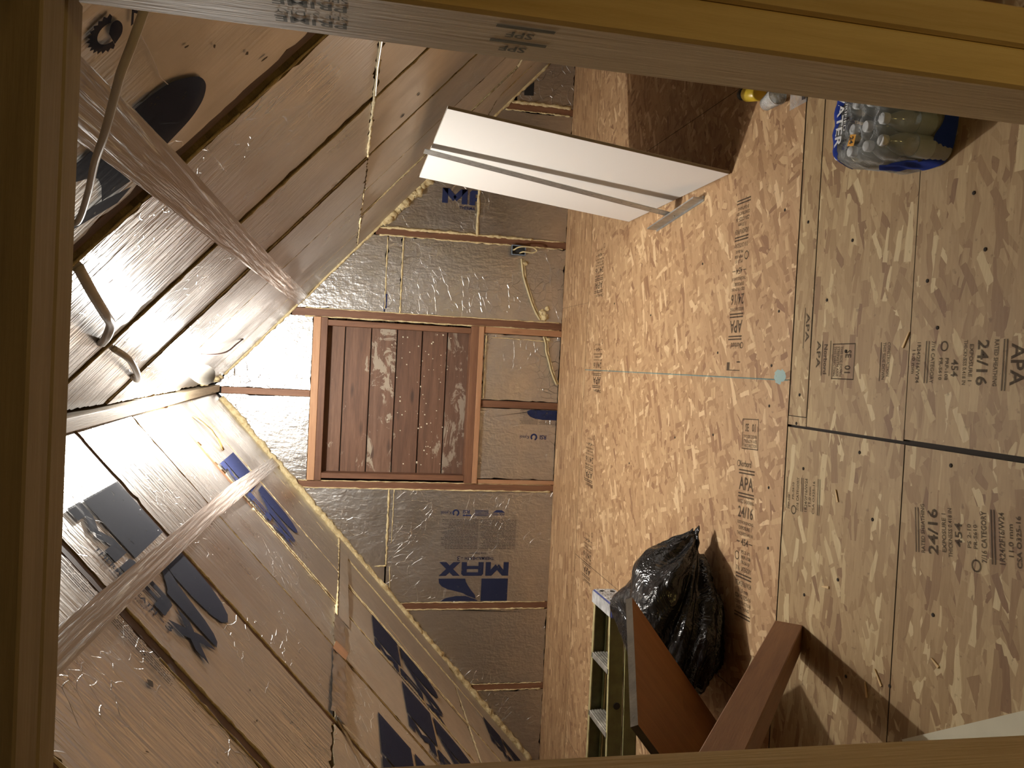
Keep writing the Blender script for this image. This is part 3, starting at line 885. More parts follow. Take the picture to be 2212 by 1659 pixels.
# clear plastic bands stretched along both slopes
def band(name, side, e0, e1, label):
    """e0/e1: lists of (Y, s) of the two edges"""
    par_m = slope_matrix(side); fr = FL if side == 'L' else FR
    bm = bmesh.new()
    nY, nW = 60, 14
    y0, y1 = e0[0][0], e0[-1][0]
    def ev(e, y):
        for (ya, sa), (yb, sb) in zip(e, e[1:]):
            if y <= yb or (yb, sb) == e[-1]:
                t = (y - ya) / (yb - ya)
                return sa + (sb - sa) * t
    g = []
    for i in range(nY + 1):
        y = y0 + (y1 - y0) * i / nY
        row = []
        for j in range(nW + 1):
            t = j / nW
            s = ev(e0, y) * (1 - t) + ev(e1, y) * t
            h = 0.011 + 0.0008 * math.sin(t * 31 + 2.5 * noise.noise(Vector((y * 1.5, t * 2, 0)))) + 0.002 * noise.noise(Vector((y * 14, t * 5, 3)))
            row.append(bm.verts.new(par_m @ Vector(fr(s, y, h))))
        g.append(row)
    for i in range(nY):
        for j in range(nW):
            bm.faces.new((g[i][j], g[i + 1][j], g[i + 1][j + 1], g[i][j + 1]))
    o = obj(name, bm, M_TAPE, None, smooth=True)
    return tag(o, label, 'plastic band', 'clear plastic bands along the roof slopes')
band('plastic_band', 'L', [(1.30, .45), (2.37, .488), (4.10, .54), (5.75, .63)], [(1.30, .53), (2.37, .555), (3.37, .586), (5.75, .70)],
     'clear crinkled plastic band stretched along the left slope, across the big dark logo')
band('plastic_band', 'R', [(0.95, .715), (1.56, .728), (2.80, .75), (5.75, .80)], [(0.95, .80), (1.58, .818), (3.40, .846), (5.75, .895)],
     'clear crinkled plastic band stretched along the right slope, near the hanging cable')

# crumpled foil tape over the left slope's joint
def tape_strip(par, fr, s0, s1, y0, y1, c, mat, seed, name='foil_tape', amp=0.004):
    bm = bmesh.new()
    nY, nW = 40, 6
    g = []
    for i in range(nY + 1):
        y = y0 + (y1 - y0) * i / nY
        row = []
        for j in range(nW + 1):
            s = s0 + (s1 - s0) * j / nW + 0.006 * noise.noise(Vector((y * 6, seed, j * .1)))
            h = c + amp * (noise.noise(Vector((y * 22, s * 60, seed))) + 0.7)
            row.append(bm.verts.new(fr(s, y, h)))
        g.append(row)
    for i in range(nY):
        for j in range(nW):
            bm.faces.new((g[i][j], g[i + 1][j], g[i + 1][j + 1], g[i][j + 1]))
    return obj(name, bm, mat, par, smooth=True)
tape_strip(ceil_l, FL, 1.328, 1.405, 3.58, 3.98, 0.006, M_FOILTAPE, 1)
tape_strip(ceil_l, FL, 1.325, 1.41, 2.86, 3.46, 0.007, M_FOILTAPE, 2, amp=0.008)
tape_strip(ceil_l, FL, 1.36, 1.44, 4.0, 5.55, 0.004, M_FOILM, 3, amp=0.0008)
bm = bmesh.new()
decal(bm, [(1.315, 3.44), (1.40, 3.47), (1.42, 3.60), (1.335, 3.58)], FL, 0.016)
obj('kraft_patch', bm, plain('kraft_paper', (0.42, 0.22, 0.11), 0.8, var=0.2), ceil_l, recalc=False)
# torn facer splinter under the tape
bm = bmesh.new()
for tri in ([(1.39, 2.86, .008), (1.47, 2.80, .03), (1.385, 2.84, .01)], [(1.36, 2.88, .006), (1.52, 2.70, .012), (1.37, 2.84, .004)]):
    bm.faces.new([bm.verts.new(p) for p in tri])
obj('torn_facer', bm, M_CORE, ceil_l, recalc=False)
# creased seams in the facer (bright slits)
M_SLIT = plain('foil_bright', (0.86, 0.83, 0.78), 0.22, 1.0)
def slit(par, fr, pts, c=0.004, w_=0.0035):
    bm = bmesh.new()
    tube(bm, [fr(a, b, c) for a, b in pts], w_ * 0.4, 5, 0.4, 1.0)
    obj('facer_crease', bm, M_SLIT, par)
slit(ceil_l, FL, [(1.30, 2.42), (1.345, 2.36), (1.40, 2.33), (1.47, 2.27), (1.52, 2.22)])
slit(ceil_r, FR, [(0.88, 1.146), (0.879, 1.193), (0.875, 1.247), (0.871, 1.289), (0.875, 1.331)], w_=0.002)
slit(ceil_r, FR, [(0.87, 1.70), (0.873, 1.758), (0.877, 1.848), (0.877, 1.943)], w_=0.002)
slit(ceil_r, FR, [(1.376, 1.70), (1.378, 1.95), (1.372, 2.2), (1.376, 2.44)], w_=0.006)
slit(ceil_l, FL, [(1.80, 4.9), (1.9, 4.87), (2.05, 4.82), (2.15, 4.80)])

# cable ends poking out of the right slope
def cable(name, pts, r, label, mat, group=None):
    bm = bmesh.new()
    tube(bm, smooth_path(pts, 8), r, 10)
    o = obj(name, bm, mat, None, smooth=True)
    return tag(o, label, 'cable', group)
MR = slope_matrix('R')
def RS(s, y, n): return MR @ Vector(FR(s, y, n))
cable('house_cable', [RS(0.93, 0.985, 0.03), RS(0.908, 1.023, 0.03), RS(0.891, 1.033, 0.035), RS(0.856, 1.052, 0.045), RS(0.825, 1.077, 0.05), RS(0.810, 1.100, 0.05), RS(0.755, 1.201, 0.045), RS(0.716, 1.282, 0.035), RS(0.670, 1.388, 0.025), RS(0.617, 1.501, 0.010), RS(0.60, 1.53, -0.01)], 0.0055,
      'long tan cable hanging across the right slope by the header', M_CABLEW)
cable('cable_stub', [RS(0.53, 1.73, 0.0), RS(0.50, 1.81, 0.035), RS(0.468, 1.93, 0.055), RS(0.44, 2.06, 0.05), RS(0.40, 2.15, 0.045), RS(0.36, 2.27, 0.025), RS(0.335, 2.38, 0.0), RS(0.33, 2.40, -0.02)], 0.011,
      'thick bent cable stub looping out of the right slope near the header', M_CABLEW)
cable('cable_stub', [RS(0.315, 2.56, 0.0), RS(0.305, 2.66, 0.035), RS(0.26, 2.84, 0.05), RS(0.215, 3.02, 0.04), RS(0.19, 3.12, 0.025), RS(0.178, 3.18, -0.01)], 0.010,
      'shorter cable stub looping out of the right slope nearer the bulb', M_CABLEW)
cable('lamp_wire', [RS(0.30, 4.05, 0.0), RS(0.33, 4.25, 0.03), RS(0.36, 4.5, 0.035), RS(0.40, 4.75, 0.015), RS(0.43, 4.95, 0.0)], 0.004,
      'thin dark wire drooping between the bulb and the gable', plain('wire_dark', (0.16, 0.10, 0.08), 0.5))
bm = bmesh.new()
ML = slope_matrix('L')
g = []
for i in range(9):
    row = []
    for j in range(4):
        t = i / 8
        p = ML @ Vector(FL(0.15 + 0.24 * t + 0.004 * noise.noise(Vector((t * 5, j, 0))), 4.50 + 0.055 * j / 3 + 0.02 * t, 0.006 + 0.02 * math.sin(t * 3.1) + 0.006 * noise.noise(Vector((t * 9, j * .7, 2)))))
        row.append(bm.verts.new(p))
    g.append(row)
for i in range(8):
    for j in range(3):
        bm.faces.new((g[i][j], g[i + 1][j], g[i + 1][j + 1], g[i][j + 1]))
o = obj('paper_scrap', bm, plain('kraft_scrap', (0.46, 0.27, 0.08), 0.8, var=0.25), None, smooth=True)
sm = o.modifiers.new('thickness', 'SOLIDIFY'); sm.thickness = 0.0015
tag(o, 'torn brown paper scrap stuck on the left slope near the ridge', 'paper')

# ------------------------------------------------------------------ bare bulb under the ridge
nrm_r = Vector((-math.sin(AR), 0, -math.cos(AR)))
base = BULB + Vector((0.03, -0.01, 0.0))
axis = Vector((-0.25, 0.05, -1)).normalized()
bulb = empty('light_bulb', BULB)
tag(bulb, 'bare lit light bulb, painted grey for its clipped glare, in a small socket under the ridge', 'light bulb')
zq = Vector((0, 0, 1)).rotation_difference(axis).to_matrix().to_4x4()
bm = bmesh.new()
prof = [(r_ * 1.42, z_ * 1.42) for r_, z_ in [(0.0135, -0.050), (0.0145, -0.036), (0.021, -0.018), (0.029, 0.000), (0.0335, 0.016), (0.034, 0.028), (0.030, 0.042), (0.021, 0.053), (0.008, 0.058)]]
lathe(bm, prof, 24, zq)
t = NT('bulb_glass')
tr = t.n('BsdfTransparent'); tr.inputs[0].default_value = (BULB_T,) * 3 + (1,)
df = t.n('BsdfDiffuse'); df.inputs[0].default_value = (0.42, 0.41, 0.38, 1)  # grey painted on the lit bulb, imitating its blown-out glare
geo = t.n('NewGeometry')
mx = t.n('MixShader')
f = t.math('MULTIPLY', t.math('SUBTRACT', 1.0, geo.outputs['Backfacing']), 0.5)
t.l(f, mx.inputs[0]); t.l(tr.outputs[0], mx.inputs[1]); t.l(df.outputs[0], mx.inputs[2])
t.l(mx.outputs[0], t.out.inputs[0])
obj('bulb_envelope', bm, t.m, bulb, smooth=True)
bm = bmesh.new()
lathe(bm, [(0.022, -0.100), (0.024, -0.084), (0.021, -0.078), (0.020, -0.066)], 20, zq)
obj('socket', bm, plain('socket_black', (0.05, 0.045, 0.04), 0.5), bulb, smooth=True)
bm = bmesh.new()
lathe(bm, [(0.036, -0.106), (0.036, -0.098), (0.026, -0.092)], 20, zq)
obj('mounting_plate', bm, plain('plate_grey', (0.25, 0.23, 0.20), 0.5), bulb, smooth=True)
pl = bpy.data.lights.new('bulb_light', 'POINT')
pl.energy = BULB_W / BULB_T / 0.75
pl.color = (1.0, 0.975, 0.92)
pl.shadow_soft_size = 0.022
po = bpy.data.objects.new('bulb_light', pl)
COL.objects.link(po)
po.parent = bulb
po.location = axis * 0.022

# ------------------------------------------------------------------ gable wall
wall = tag(empty('wall_back'), 'gable wall framed in old studs with foil boards between', kind='structure')
GF = lambda a, b, c: (a, GY - c, b)       # a = X, b = Z, c = towards the room
def zl(x): return RZ + TL * (x - RX)
def zr(x): return RZ - TR * (x - RX)
bm = bmesh.new(); box(bm, -3.05, 2.5, GY + 0.10, GY + 0.14, -0.05, 2.6)
obj('sheathing', bm, M_BLACK, wall)
STUDS = [(1.868, 0.050), (0.897, 0.050), (0.302, 0.055), (-0.890, 0.050), (-1.755, 0.048), (-2.358, 0.045)]
def stud(x, w_, z0, z1, mat=M_STUD, c0=-0.09, c1=0.004, name='stud', parent=wall):
    return boxo(name, (x - w_ / 2, x + w_ / 2, GY - c1, GY - c0, z0, z1), mat, parent)
for (x, w_) in STUDS:
    stud(x, w_, 0.0, min(zl(x), zr(x)) - 0.01)
stud(-0.262, 0.045, 1.775, 2.36)
def gable_panel(x0, x1, z0, z1, c=0.0, seed=0, amp=0.006, mat=None):
    poly = [(x0, z0), (x1, z0), (x1, z1), (x0, z1)]
    poly = clip(poly, -TL, 1, RZ - TL * RX - 0.012)
    poly = clip(poly, TR, 1, RZ + TR * RX - 0.012)
    if len(poly) < 3: return None
    return plate('foam_panel', jag(poly, amp, 0.025, seed), -0.05, c, [mat or M_FOILG, M_CORE], wall, frame=GF)
def zfoam(x0, z0, x1, z1, r, seed, lump=0.8, n=30):
    bead(wall, line_pts(GF, x0, z0, x1, z1, 0.003, n, 0.002, seed), r, seed=seed, lump=lump)
g = 0.027
gable_panel(1.868 + g, 2.45, 0.0, 0.42, seed=1)
pMA = gable_panel(0.897 + g, 1.868 - g, 0.664, 1.6, c=-0.004, seed=2)
gable_panel(0.897 + g, 1.868 - g, 0.0, 0.660, c=0.0, seed=3)
pAB1 = gable_panel(0.302 + g, 0.897 - g, 1.295, 2.2, seed=4)
gable_panel(0.302 + g, 0.897 - g, 1.188, 1.289, c=0.004, seed=5)
gable_panel(0.302 + g, 0.897 - g, 0.0, 1.180, seed=6)
gable_panel(-0.262 + 0.024, 0.302 - g, 1.775, 2.6, seed=7, amp=0.004)
gable_panel(-0.890 + g, -0.262 - 0.024, 1.775, 2.6, seed=8, amp=0.004)
gable_panel(-1.755 + g, -0.890 - g, 1.207, 2.2, c=0.006, seed=9, amp=0.003)
pCD = gable_panel(-1.755 + g, -0.890 - g, 0.0, 1.195, seed=10, amp=0.003)
gable_panel(-2.358 + g, -1.755 - g, 0.0, 1.2, seed=11)
gable_panel(-3.0, -2.358 - g, 0.0, 0.62, seed=12)
pLowR = gable_panel(-0.256, 0.226, 0.0, 0.575, c=-0.012, seed=13)
pLowL = gable_panel(-0.832, -0.312, 0.0, 0.575, c=-0.010, seed=14)
# foam in the joints of the gable
zfoam(1.868 - g, 0.662, 0.897 + g, 0.662, 0.011, 21)
zfoam(0.35, 1.292, 0.86, 1.292, 0.0045, 22)
zfoam(0.33, 1.184, 0.87, 1.184, 0.0055, 23)
zfoam(-0.92, 1.201, -1.46, 1.199, 0.007, 24)
zfoam(-0.92, 1.165, -1.30, 1.168, 0.003, 25)
zfoam(-1.46, 1.20, -1.47, 1.28, 0.007, 26, n=8)
zfoam(-1.47, 1.17, -1.72, 1.16, 0.004, 36, n=12)
for (x, w_), zt in zip(STUDS, (0.50, 1.35, 1.83, 1.83, 1.08, 0.56)):
    for sg in (-1, 1):
        zfoam(x + sg * (w_ / 2 + 0.001), 0.02, x + sg * (w_ / 2 + 0.001), zt, 0.0050 if (x > 0.5 or sg < 0) else 0.0035, int(31 + x * 7 + sg), 0.95, 60)
zfoam(0.925, 0.25, 0.925, 1.30, 0.010, 41, 1.0, 60)
zfoam(1.90, 0.02, 1.90, 0.45, 0.012, 42, 0.9, 30)
zfoam(0.21, 0.56, -0.245, 0.56, 0.005, 44, 1.0, 30)
zfoam(0.2, 0.52, 0.19, 0.06, 0.003, 45, 1.0, 30)
# dark opening at the foot of the right bay
plate('gap', [(1.96, 0.30), (2.06, 0.30), (1.99, 0.37), (1.955, 0.37)], 0.0, 0.0025, [M_BLACK, M_BLACK], wall, frame=GF)
# prints on the gable boards (they run up the wall, letter tops to the left)
GT = lambda a, b, c: (-b, GY - c, a)      # a along +Z, b along -X
logo(pCD, GT, 0.307, 1.437, 0.511, clips=[(0, 1, 1.722)], c=0.002)
fineprint(pCD, GT, 0.307, 1.437, 0.511, rows=20, c=0.002)
GT2 = lambda a, b, c: (b, GY - c, -a)     # a along -Z, b along +X
bm = bmesh.new()
for p in LOGO_M + LOGO_A:
    q_ = clip([(-0.925 + a * 0.54, 1.133 + b * 0.54) for a, b in p], 1, 0, -0.672)
    decal(bm, q_, GT2, 0.001)
put_text(bm, 'THERMA', GT2, -0.80, 1.098, 0.022, 0.001, 0.115, True)
obj('printed_logo', bm, M_BLUE, pMA, recalc=False)
bm = bmesh.new()
decal(bm, [(0.0, 0.315), (0.20, 0.315), (0.225, 0.325), (0.222, 0.345), (0.20, 0.366), (0.16, 0.380), (0.10, 0.386), (0.0, 0.386)], GT, -0.007)
obj('printed_logo', bm, M_BLUE, pLowL, recalc=False)
fineprint(pLowL, GT, 0.02, 0.47, 0.26, rows=26, icons=False, c=-0.007)
bm = bmesh.new()
put_text(bm, 'RSI', GT, 0.07, 0.50, 0.03, -0.007, 0.05, True)
for i in range(12):
    a0, a1 = math.radians(110 + i * 25), math.radians(135 + i * 25)
    decal(bm, [(0.165 + .026 * math.cos(a0), .515 + .026 * math.sin(a0)), (0.165 + .026 * math.cos(a1), .515 + .026 * math.sin(a1)), (0.165 + .014 * math.cos(a1), .515 + .014 * math.sin(a1)), (0.165 + .014 * math.cos(a0), .515 + .014 * math.sin(a0))], GT, -0.007)
put_text(bm, 'Kynol', GT, 0.20, 0.505, 0.025, -0.007, 0.07)
obj('printed_marks', bm, M_BLUE, pLowL, recalc=False)
bm = bmesh.new(); decal(bm, [(0.338, 1.30), (0.40, 1.30), (0.43, 1.296), (0.338, 1.292)], GF, 0.006)
decal(bm, [(0.36, 1.292), (0.46, 1.292), (0.46, 1.278), (0.36, 1.278)], GF, 0.006)
obj('printed_edge', bm, M_BLUE, pAB1, recalc=False)
# creases in the gable foil
for k, (x0, z0, x1, z1) in enumerate([(0.33, 0.93, 0.62, 0.96), (0.34, 0.74, 0.66, 0.75), (0.36, 0.60, 0.55, 0.63), (0.42, 0.40, 0.60, 0.42), (0.36, 1.05, 0.6, 1.07), (-1.0, 1.45, -1.2, 1.42), (-0.95, 0.62, -1.2, 0.66), (-1.0, 1.33, -1.3, 1.36)]):
    r = random.Random(k)
    bm = bmesh.new()
    tube(bm, [GF(x0 + (x1 - x0) * i / 9 + r.uniform(-.006, .006), z0 + (z1 - z0) * i / 9 + r.uniform(-.006, .006), 0.001) for i in range(10)], 0.0013, 5, 0.5, k)
    obj('facer_crease', bm, M_SLIT, wall)

# ------------------------------------------------------------------ framed opening, boarded from outside
win = tag(empty('window_1', (0, 0, 0)), 'framed window opening closed by old siding boards', kind='structure')
boxo('head_plate', (-0.862, 0.272, GY - 0.020, GY + 0.09, 1.722, 1.772), M_FIRH, win)
boxo('head_plate', (-0.862, 0.272, GY - 0.016, GY + 0.09, 1.676, 1.7215), M_STUDH, win)
boxo('sill_plate', (-0.862, 0.272, GY - 0.020, GY + 0.09, 0.616, 0.672), M_STUDH, win)
boxo('sill_plate', (-0.862, 0.272, GY - 0.024, GY + 0.09, 0.578, 0.6155), M_FIRH, win)
boxo('jamb', (0.216, 0.256, GY - 0.018, GY + 0.085, 0.673, 1.675), M_STUD, win)
boxo('jamb', (-0.846, -0.808, GY - 0.018, GY + 0.085, 0.673, 1.675), M_STUD, win)
boxo('cripple_stud', (0.228, 0.272, GY - 0.012, GY + 0.085, 0.0, 0.577), M_FIRV, win)
boxo('cripple_stud', (-0.862, -0.834, GY - 0.012, GY + 0.085, 0.0, 0.577), M_FIRV, win)
boxo('cripple_stud', (-0.308, -0.258, GY - 0.004, GY + 0.085, 0.0, 0.577), M_STUD, win)
zs = [1.74, 1.553, 1.370, 1.188, 1.008, 0.826, 0.60]
rp = random.Random(4)
for i in range(6):
    m = M_PLANKW if i in (2, 5) else M_PLANK
    dz = rp.uniform(0, 0.004)
    o = boxo('siding_board', (-0.86, 0.28, GY + 0.086 + dz, GY + 0.105, zs[i + 1] + 0.0035, zs[i] - 0.0035), m, win, bev=0.003)
# white foam crumbs on the siding
bm = bmesh.new()
for k in range(70):
    x, z = rp.uniform(-0.78, 0.2), rp.choice((1.19, 1.02, 1.0, 0.83, 0.9, 0.95, 1.1)) + rp.uniform(-.05, .05)
    if z > 1.19 + .05: continue
    s_ = rp.uniform(.002, .007)
    bmesh.ops.create_icosphere(bm, subdivisions=1, radius=s_, matrix=Matrix.Translation((x, GY + 0.085, z)))
o = obj('foam_crumbs', bm, plain('crumb', (0.75, 0.68, 0.52), 0.8), win); o['kind'] = 'stuff'

# electrical box and its cable on the gable
eb = empty('electrical_box', (0.835, GY - 0.03, 0.36))
tag(eb, 'black plastic electrical box with a loop of yellow cable, on the gable stud', 'electrical box')
M_EB = plain('box_black', (0.03, 0.032, 0.036), 0.45)
M_EBR = plain('box_rim', (0.22, 0.27, 0.34), 0.4)
bm = bmesh.new()
for d in ((-0.034, -0.029, -0.05, 0.05), (0.029, 0.034, -0.05, 0.05), (-0.029, 0.029, -0.05, -0.045), (-0.029, 0.029, 0.045, 0.05)):
    box(bm, d[0], d[1], -0.006, 0.024, d[2], d[3])
box(bm, -0.029, 0.029, 0.018, 0.024, -0.045, 0.045)
obj('box_shell', bm, M_EB, eb)
bm = bmesh.new()
for d in ((-0.036, -0.030, -0.052, 0.052), (0.030, 0.036, -0.052, 0.052), (-0.030, 0.030, -0.052, -0.046), (-0.030, 0.030, 0.046, 0.052)):
    box(bm, d[0], d[1], -0.009, -0.006, d[2], d[3])
obj('rim', bm, M_EBR, eb)
bm = bmesh.new()
tube(bm, smooth_path([(0.005, 0.03, 0.04), (0.0, -0.015, 0.035), (0.018, -0.03, 0.005), (0.024, -0.04, -0.04), (0.020, -0.045, -0.10), (0.0, -0.045, -0.125), (-0.016, -0.04, -0.09), (-0.012, -0.03, -0.03), (-0.02, 0.03, -0.01)], 8), 0.0055, 8)
obj('cable_loop', bm, M_CABLE, eb, smooth=True)
gc = empty('yellow_cable', (0.34, GY, 0.18))
tag(gc, 'yellow cable foamed in a slot from the electrical box down to the floor', 'cable')
def gable_cable(pts, c=0.012):
    return [Vector((x - 0.34, -c - 0.004 * math.sin(i * 2.1), z - 0.18)) for i, (x, z) in enumerate(pts)]
for pts in ([(0.78, 0.33), (0.70, 0.318), (0.644, 0.305), (0.56, 0.275), (0.479, 0.245), (0.40, 0.205), (0.345, 0.17)], [(0.225, 0.135), (0.17, 0.118), (0.116, 0.110), (0.05, 0.088), (-0.018, 0.068), (-0.08, 0.04), (-0.119, 0.02)]):
    bm = bmesh.new(); tube(bm, smooth_path(gable_cable(pts), 6), 0.007, 8)
    obj('cable_run', bm, M_CABLE, gc, smooth=True)
    bm = bmesh.new(); tube(bm, smooth_path([p + Vector((0.0, 0.008, -0.016)) for p in gable_cable(pts)], 6), 0.007, 7, 0.8, 3)
    o = obj('spray_foam', bm, M_FOAM, gc, smooth=True); o['kind'] = 'stuff'
for (x, z, r_) in ((0.40, 0.150, 0.022), (0.37, 0.135, 0.028), (0.43, 0.118, 0.018), (0.75, 0.300, 0.018), (0.205, 0.10, 0.016)):
    bm = bmesh.new()
    bmesh.ops.create_icosphere(bm, subdivisions=3, radius=r_, matrix=Matrix.Translation((x - 0.34, -0.008, z - 0.18)))
    for v in bm.verts:
        v.co += Vector(v.co - Vector((x - .34, -.008, z - .18))) * 0.5 * noise.noise(v.co * 60)
        v.co.y = min(v.co.y, 0.004) * 0.8
    o = obj('spray_foam', bm, M_FOAM, gc, smooth=True); o['kind'] = 'stuff'

# ------------------------------------------------------------------ framed partition in front of the camera
part = tag(empty('wall_front'), 'open framed pine partition the picture looks through', kind='structure')
PY0, PY1 = 0.650, 0.739
st_r = boxo('stud', (0.281, 0.3185, PY0, PY1, 0.038, 1.80), M_PINE, part, bev=0.003)
boxo('stud', (0.3195, 0.357, PY0, PY1, 0.038, 1.80), M_PINE, part, bev=0.003)
boxo('stud', (-0.410, -0.372, PY0, PY1, 0.038, 1.775), M_PINE, part, bev=0.003)
boxo('stud', (-0.449, -0.411, PY0, PY1, 0.038, 1.775), M_PINE, part, bev=0.003)
boxo('stud', (-0.895, -0.857, PY0, PY1, 0.038, 1.775), M_PINE, part)
boxo('stud', (0.85, 0.888, PY0, PY1, 0.038, 1.38), M_PINE, part)
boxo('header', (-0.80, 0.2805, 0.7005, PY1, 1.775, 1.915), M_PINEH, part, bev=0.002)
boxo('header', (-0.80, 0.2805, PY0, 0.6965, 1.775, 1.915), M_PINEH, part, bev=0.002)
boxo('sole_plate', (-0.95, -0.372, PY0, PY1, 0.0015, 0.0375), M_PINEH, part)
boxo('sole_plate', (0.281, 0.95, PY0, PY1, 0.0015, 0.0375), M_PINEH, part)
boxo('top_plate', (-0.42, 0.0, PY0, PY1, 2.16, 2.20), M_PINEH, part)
# grade stamps on the jamb: they read upwards, letter tops away from the camera
JT = lambda a, b, c: (0.281 - c, b, a)
bm = bmesh.new()
for dy in (0.0, 0.034):
    put_text(bm, 'PRIME', JT, 1.560, 0.672 + dy, 0.012, 0.0008, 0.060, True)
    put_text(bm, 'SPF S-DRY', JT, 1.560, 0.659 + dy, 0.008, 0.0008, 0.060)
    put_text(bm, 'SPF', JT, 1.405, 0.676 + dy * .9, 0.012, 0.0008, 0.024, True)
    decal(bm, [(1.39, 0.664 + dy * .9), (1.44, 0.664 + dy * .9), (1.44, 0.670 + dy * .9), (1.39, 0.670 + dy * .9)], JT, 0.0008)
obj('grade_stamp', bm, ink('stamp_green', (0.07, 0.075, 0.04), 0.7, 90), st_r, recalc=False)
# back wall of the space behind the camera
wr = boxo('wall_rear', (-3.05, 2.5, -1.36, -1.30, -0.05, 2.6), plain('rear_wall_dark', (0.20, 0.15, 0.09), 0.8))
tag(wr, 'dark rear wall behind the partition', kind='structure')

# ------------------------------------------------------------------ drywall sheet and T-square
a_d = math.atan2(0.137, 1.20)
dw = empty('drywall_sheet', (0.847, 3.777, 0.0), (0, a_d, 0))
tag(dw, 'square white drywall sheet leaning against the right slope', 'drywall')
bm = bmesh.new(); box(bm, 0.0, 0.0008, -0.61, 0.61, 0.012, 1.212)
box(bm, 0.0119, 0.0127, -0.61, 0.61, 0.012, 1.212)
obj('paper_face', bm, M_WHITE, dw)
bm = bmesh.new(); box(bm, 0.0008, 0.0119, -0.6095, 0.6095, 0.0125, 1.2115)
obj('gypsum_core', bm, M_DWEDGE, dw)
tsq = empty('t_square', (0.768, 3.735, 0.0))
tag(tsq, 'grey metal drywall T-square leaning on the white sheet', 'T-square')
tip = Vector((0.958, 3.735, 1.232)) - Vector((0.768, 3.735, 0.0))
Mb = frame_from((0.004, 0, 0.01), tip, (-1, 0, 0.1))
bm = bmesh.new(); box(bm, -0.01, 1.243, -0.040, 0.040, -0.0015, 0.0015, Mb)
blade = obj('blade', bm, M_ALU, tsq)
bm = bmesh.new()
for k in range(0, 240):
    L_ = 0.010 if k % 5 else 0.016
    x = 0.02 + k * 0.005
    for (s0, s1) in ((0.038 - L_, 0.038), (-0.038, -0.038 + L_ * .8)):
        decal(bm, [(x, s0), (x + 0.0012, s0), (x + 0.0012, s1), (x, s1)], lambda a, b, c: Mb @ Vector((a, b, c)), 0.0019)
for k in range(1, 24):
    put_text(bm, str(k), lambda a, b, c: Mb @ Vector((a, b, c)), 0.02 + k * 0.05, -0.008, 0.012, 0.0019, 0.012)
obj('scale_marks', bm, M_STAMP, blade, recalc=False)
Mh = Matrix.Translation((0.0, -0.02, 0.0)) @ Matrix.Rotation(math.radians(5.5), 4, 'Z')
bm = bmesh.new(); box(bm, -0.004, 0.004, -0.295, 0.265, 0.0, 0.055, Mh, bev=0.001)
box(bm, -0.012, 0.012, -0.295, 0.265, 0.0, 0.004, Mh)
obj('head', bm, M_ALU, tsq)
for yy in (-0.035, 0.035):
    bm = bmesh.new(); lathe(bm, [(0.005, 0), (0.005, 0.004), (0.002, 0.005)], 10, Matrix.Translation((-0.004, yy, 0.025)) @ Matrix.Rotation(-math.pi / 2, 4, 'Y'))
    obj('rivet', bm, M_ALU, tsq)

# ------------------------------------------------------------------ black bag
bag = empty('trash_bag', (-1.04, 3.15, 0.0))
tag(bag, 'glossy black plastic rubbish bag slumped on the floor', 'rubbish bag')
bm = bmesh.new()
bmesh.ops.create_icosphere(bm, subdivisions=6, radius=1.0)
tipd = Vector((0.38, -0.10, 0.05))
for v in bm.verts:
    d = v.co.normalized()
    p = Vector((d.x * 0.30, d.y * 0.275, 0.16 + d.z * 0.16))
    if d.z < 0: p.z = 0.16 + d.z * 0.155
    # gathered neck pulled to the right front
    k = max(0.0, d.dot(Vector((0.85, -0.10, -0.15)).normalized()))
    p = p.lerp(Vector((0.400, 0.04, 0.070)), 0.95 * k ** 4.2)
    # ear at the back left
    k2 = max(0.0, d.dot(Vector((-0.05, 0.9, 0.45)).normalized()))
    p += Vector((0.0, 0.10, 0.05)) * k2 ** 10
    # folds running towards the neck
    q = p - Vector((0.395, 0.0, 0.05))
    ang = math.atan2(q.z * 1.4, q.y + 0.001) + math.atan2(q.x, q.y) * 0.7
    rr = q.length
    f = noise.noise(Vector((ang * 4.2, rr * 1.6, 0.3))) * 0.075 + abs(noise.noise(Vector((ang * 8, rr * 2.2, 5)))) * -0.055
    f += noise.noise(p * 9) * 0.018 + abs(noise.noise(p * 17)) * 0.012
    p += d * f * min(1.0, rr * 4)
    p.z = max(p.z, 0.002 + 0.004 * abs(noise.noise(p * 20)))
    v.co = p
t = NT('black_plastic')
v = t.coord()
n1 = t.noise(v, 7, 4, 0.6, 1.2); n2 = t.noise(v, 22, 3, 0.5, 0.5)
t.pbsdf((0.012, 0.012, 0.013), 0.17, 0, t.bump(n1[0], 0.8, 0.035, t.bump(n2[0], 0.35, 0.01)), Specular_IOR_Level=0.55)
M_BAG = t.m
obj('bag_body', bm, M_BAG, bag, smooth=True)
bm = bmesh.new()
g = []
for i in range(13):
    row = []
    for j in range(7):
        a, b = i / 12, j / 6
        p = Vector((0.22 + 0.19 * a, 0.0 + 0.01 * a + (b - .5) * (0.20 * (1 - a) + 0.01), 0.12 - 0.06 * a + 0.05 * (1 - abs(b - .5) * 2) * (1 - a)))
        p += Vector((0, 0.01, 0.02)) * noise.noise(Vector((a * 4, b * 6, 1)))
        row.append(bm.verts.new(p))
    g.append(row)
for i in range(12):
    for j in range(6):
        bm.faces.new((g[i][j], g[i + 1][j], g[i + 1][j + 1], g[i][j + 1]))
o = obj('bag_corner', bm, M_BAG, bag, smooth=True)
sm = o.modifiers.new('thickness', 'SOLIDIFY'); sm.thickness = 0.002

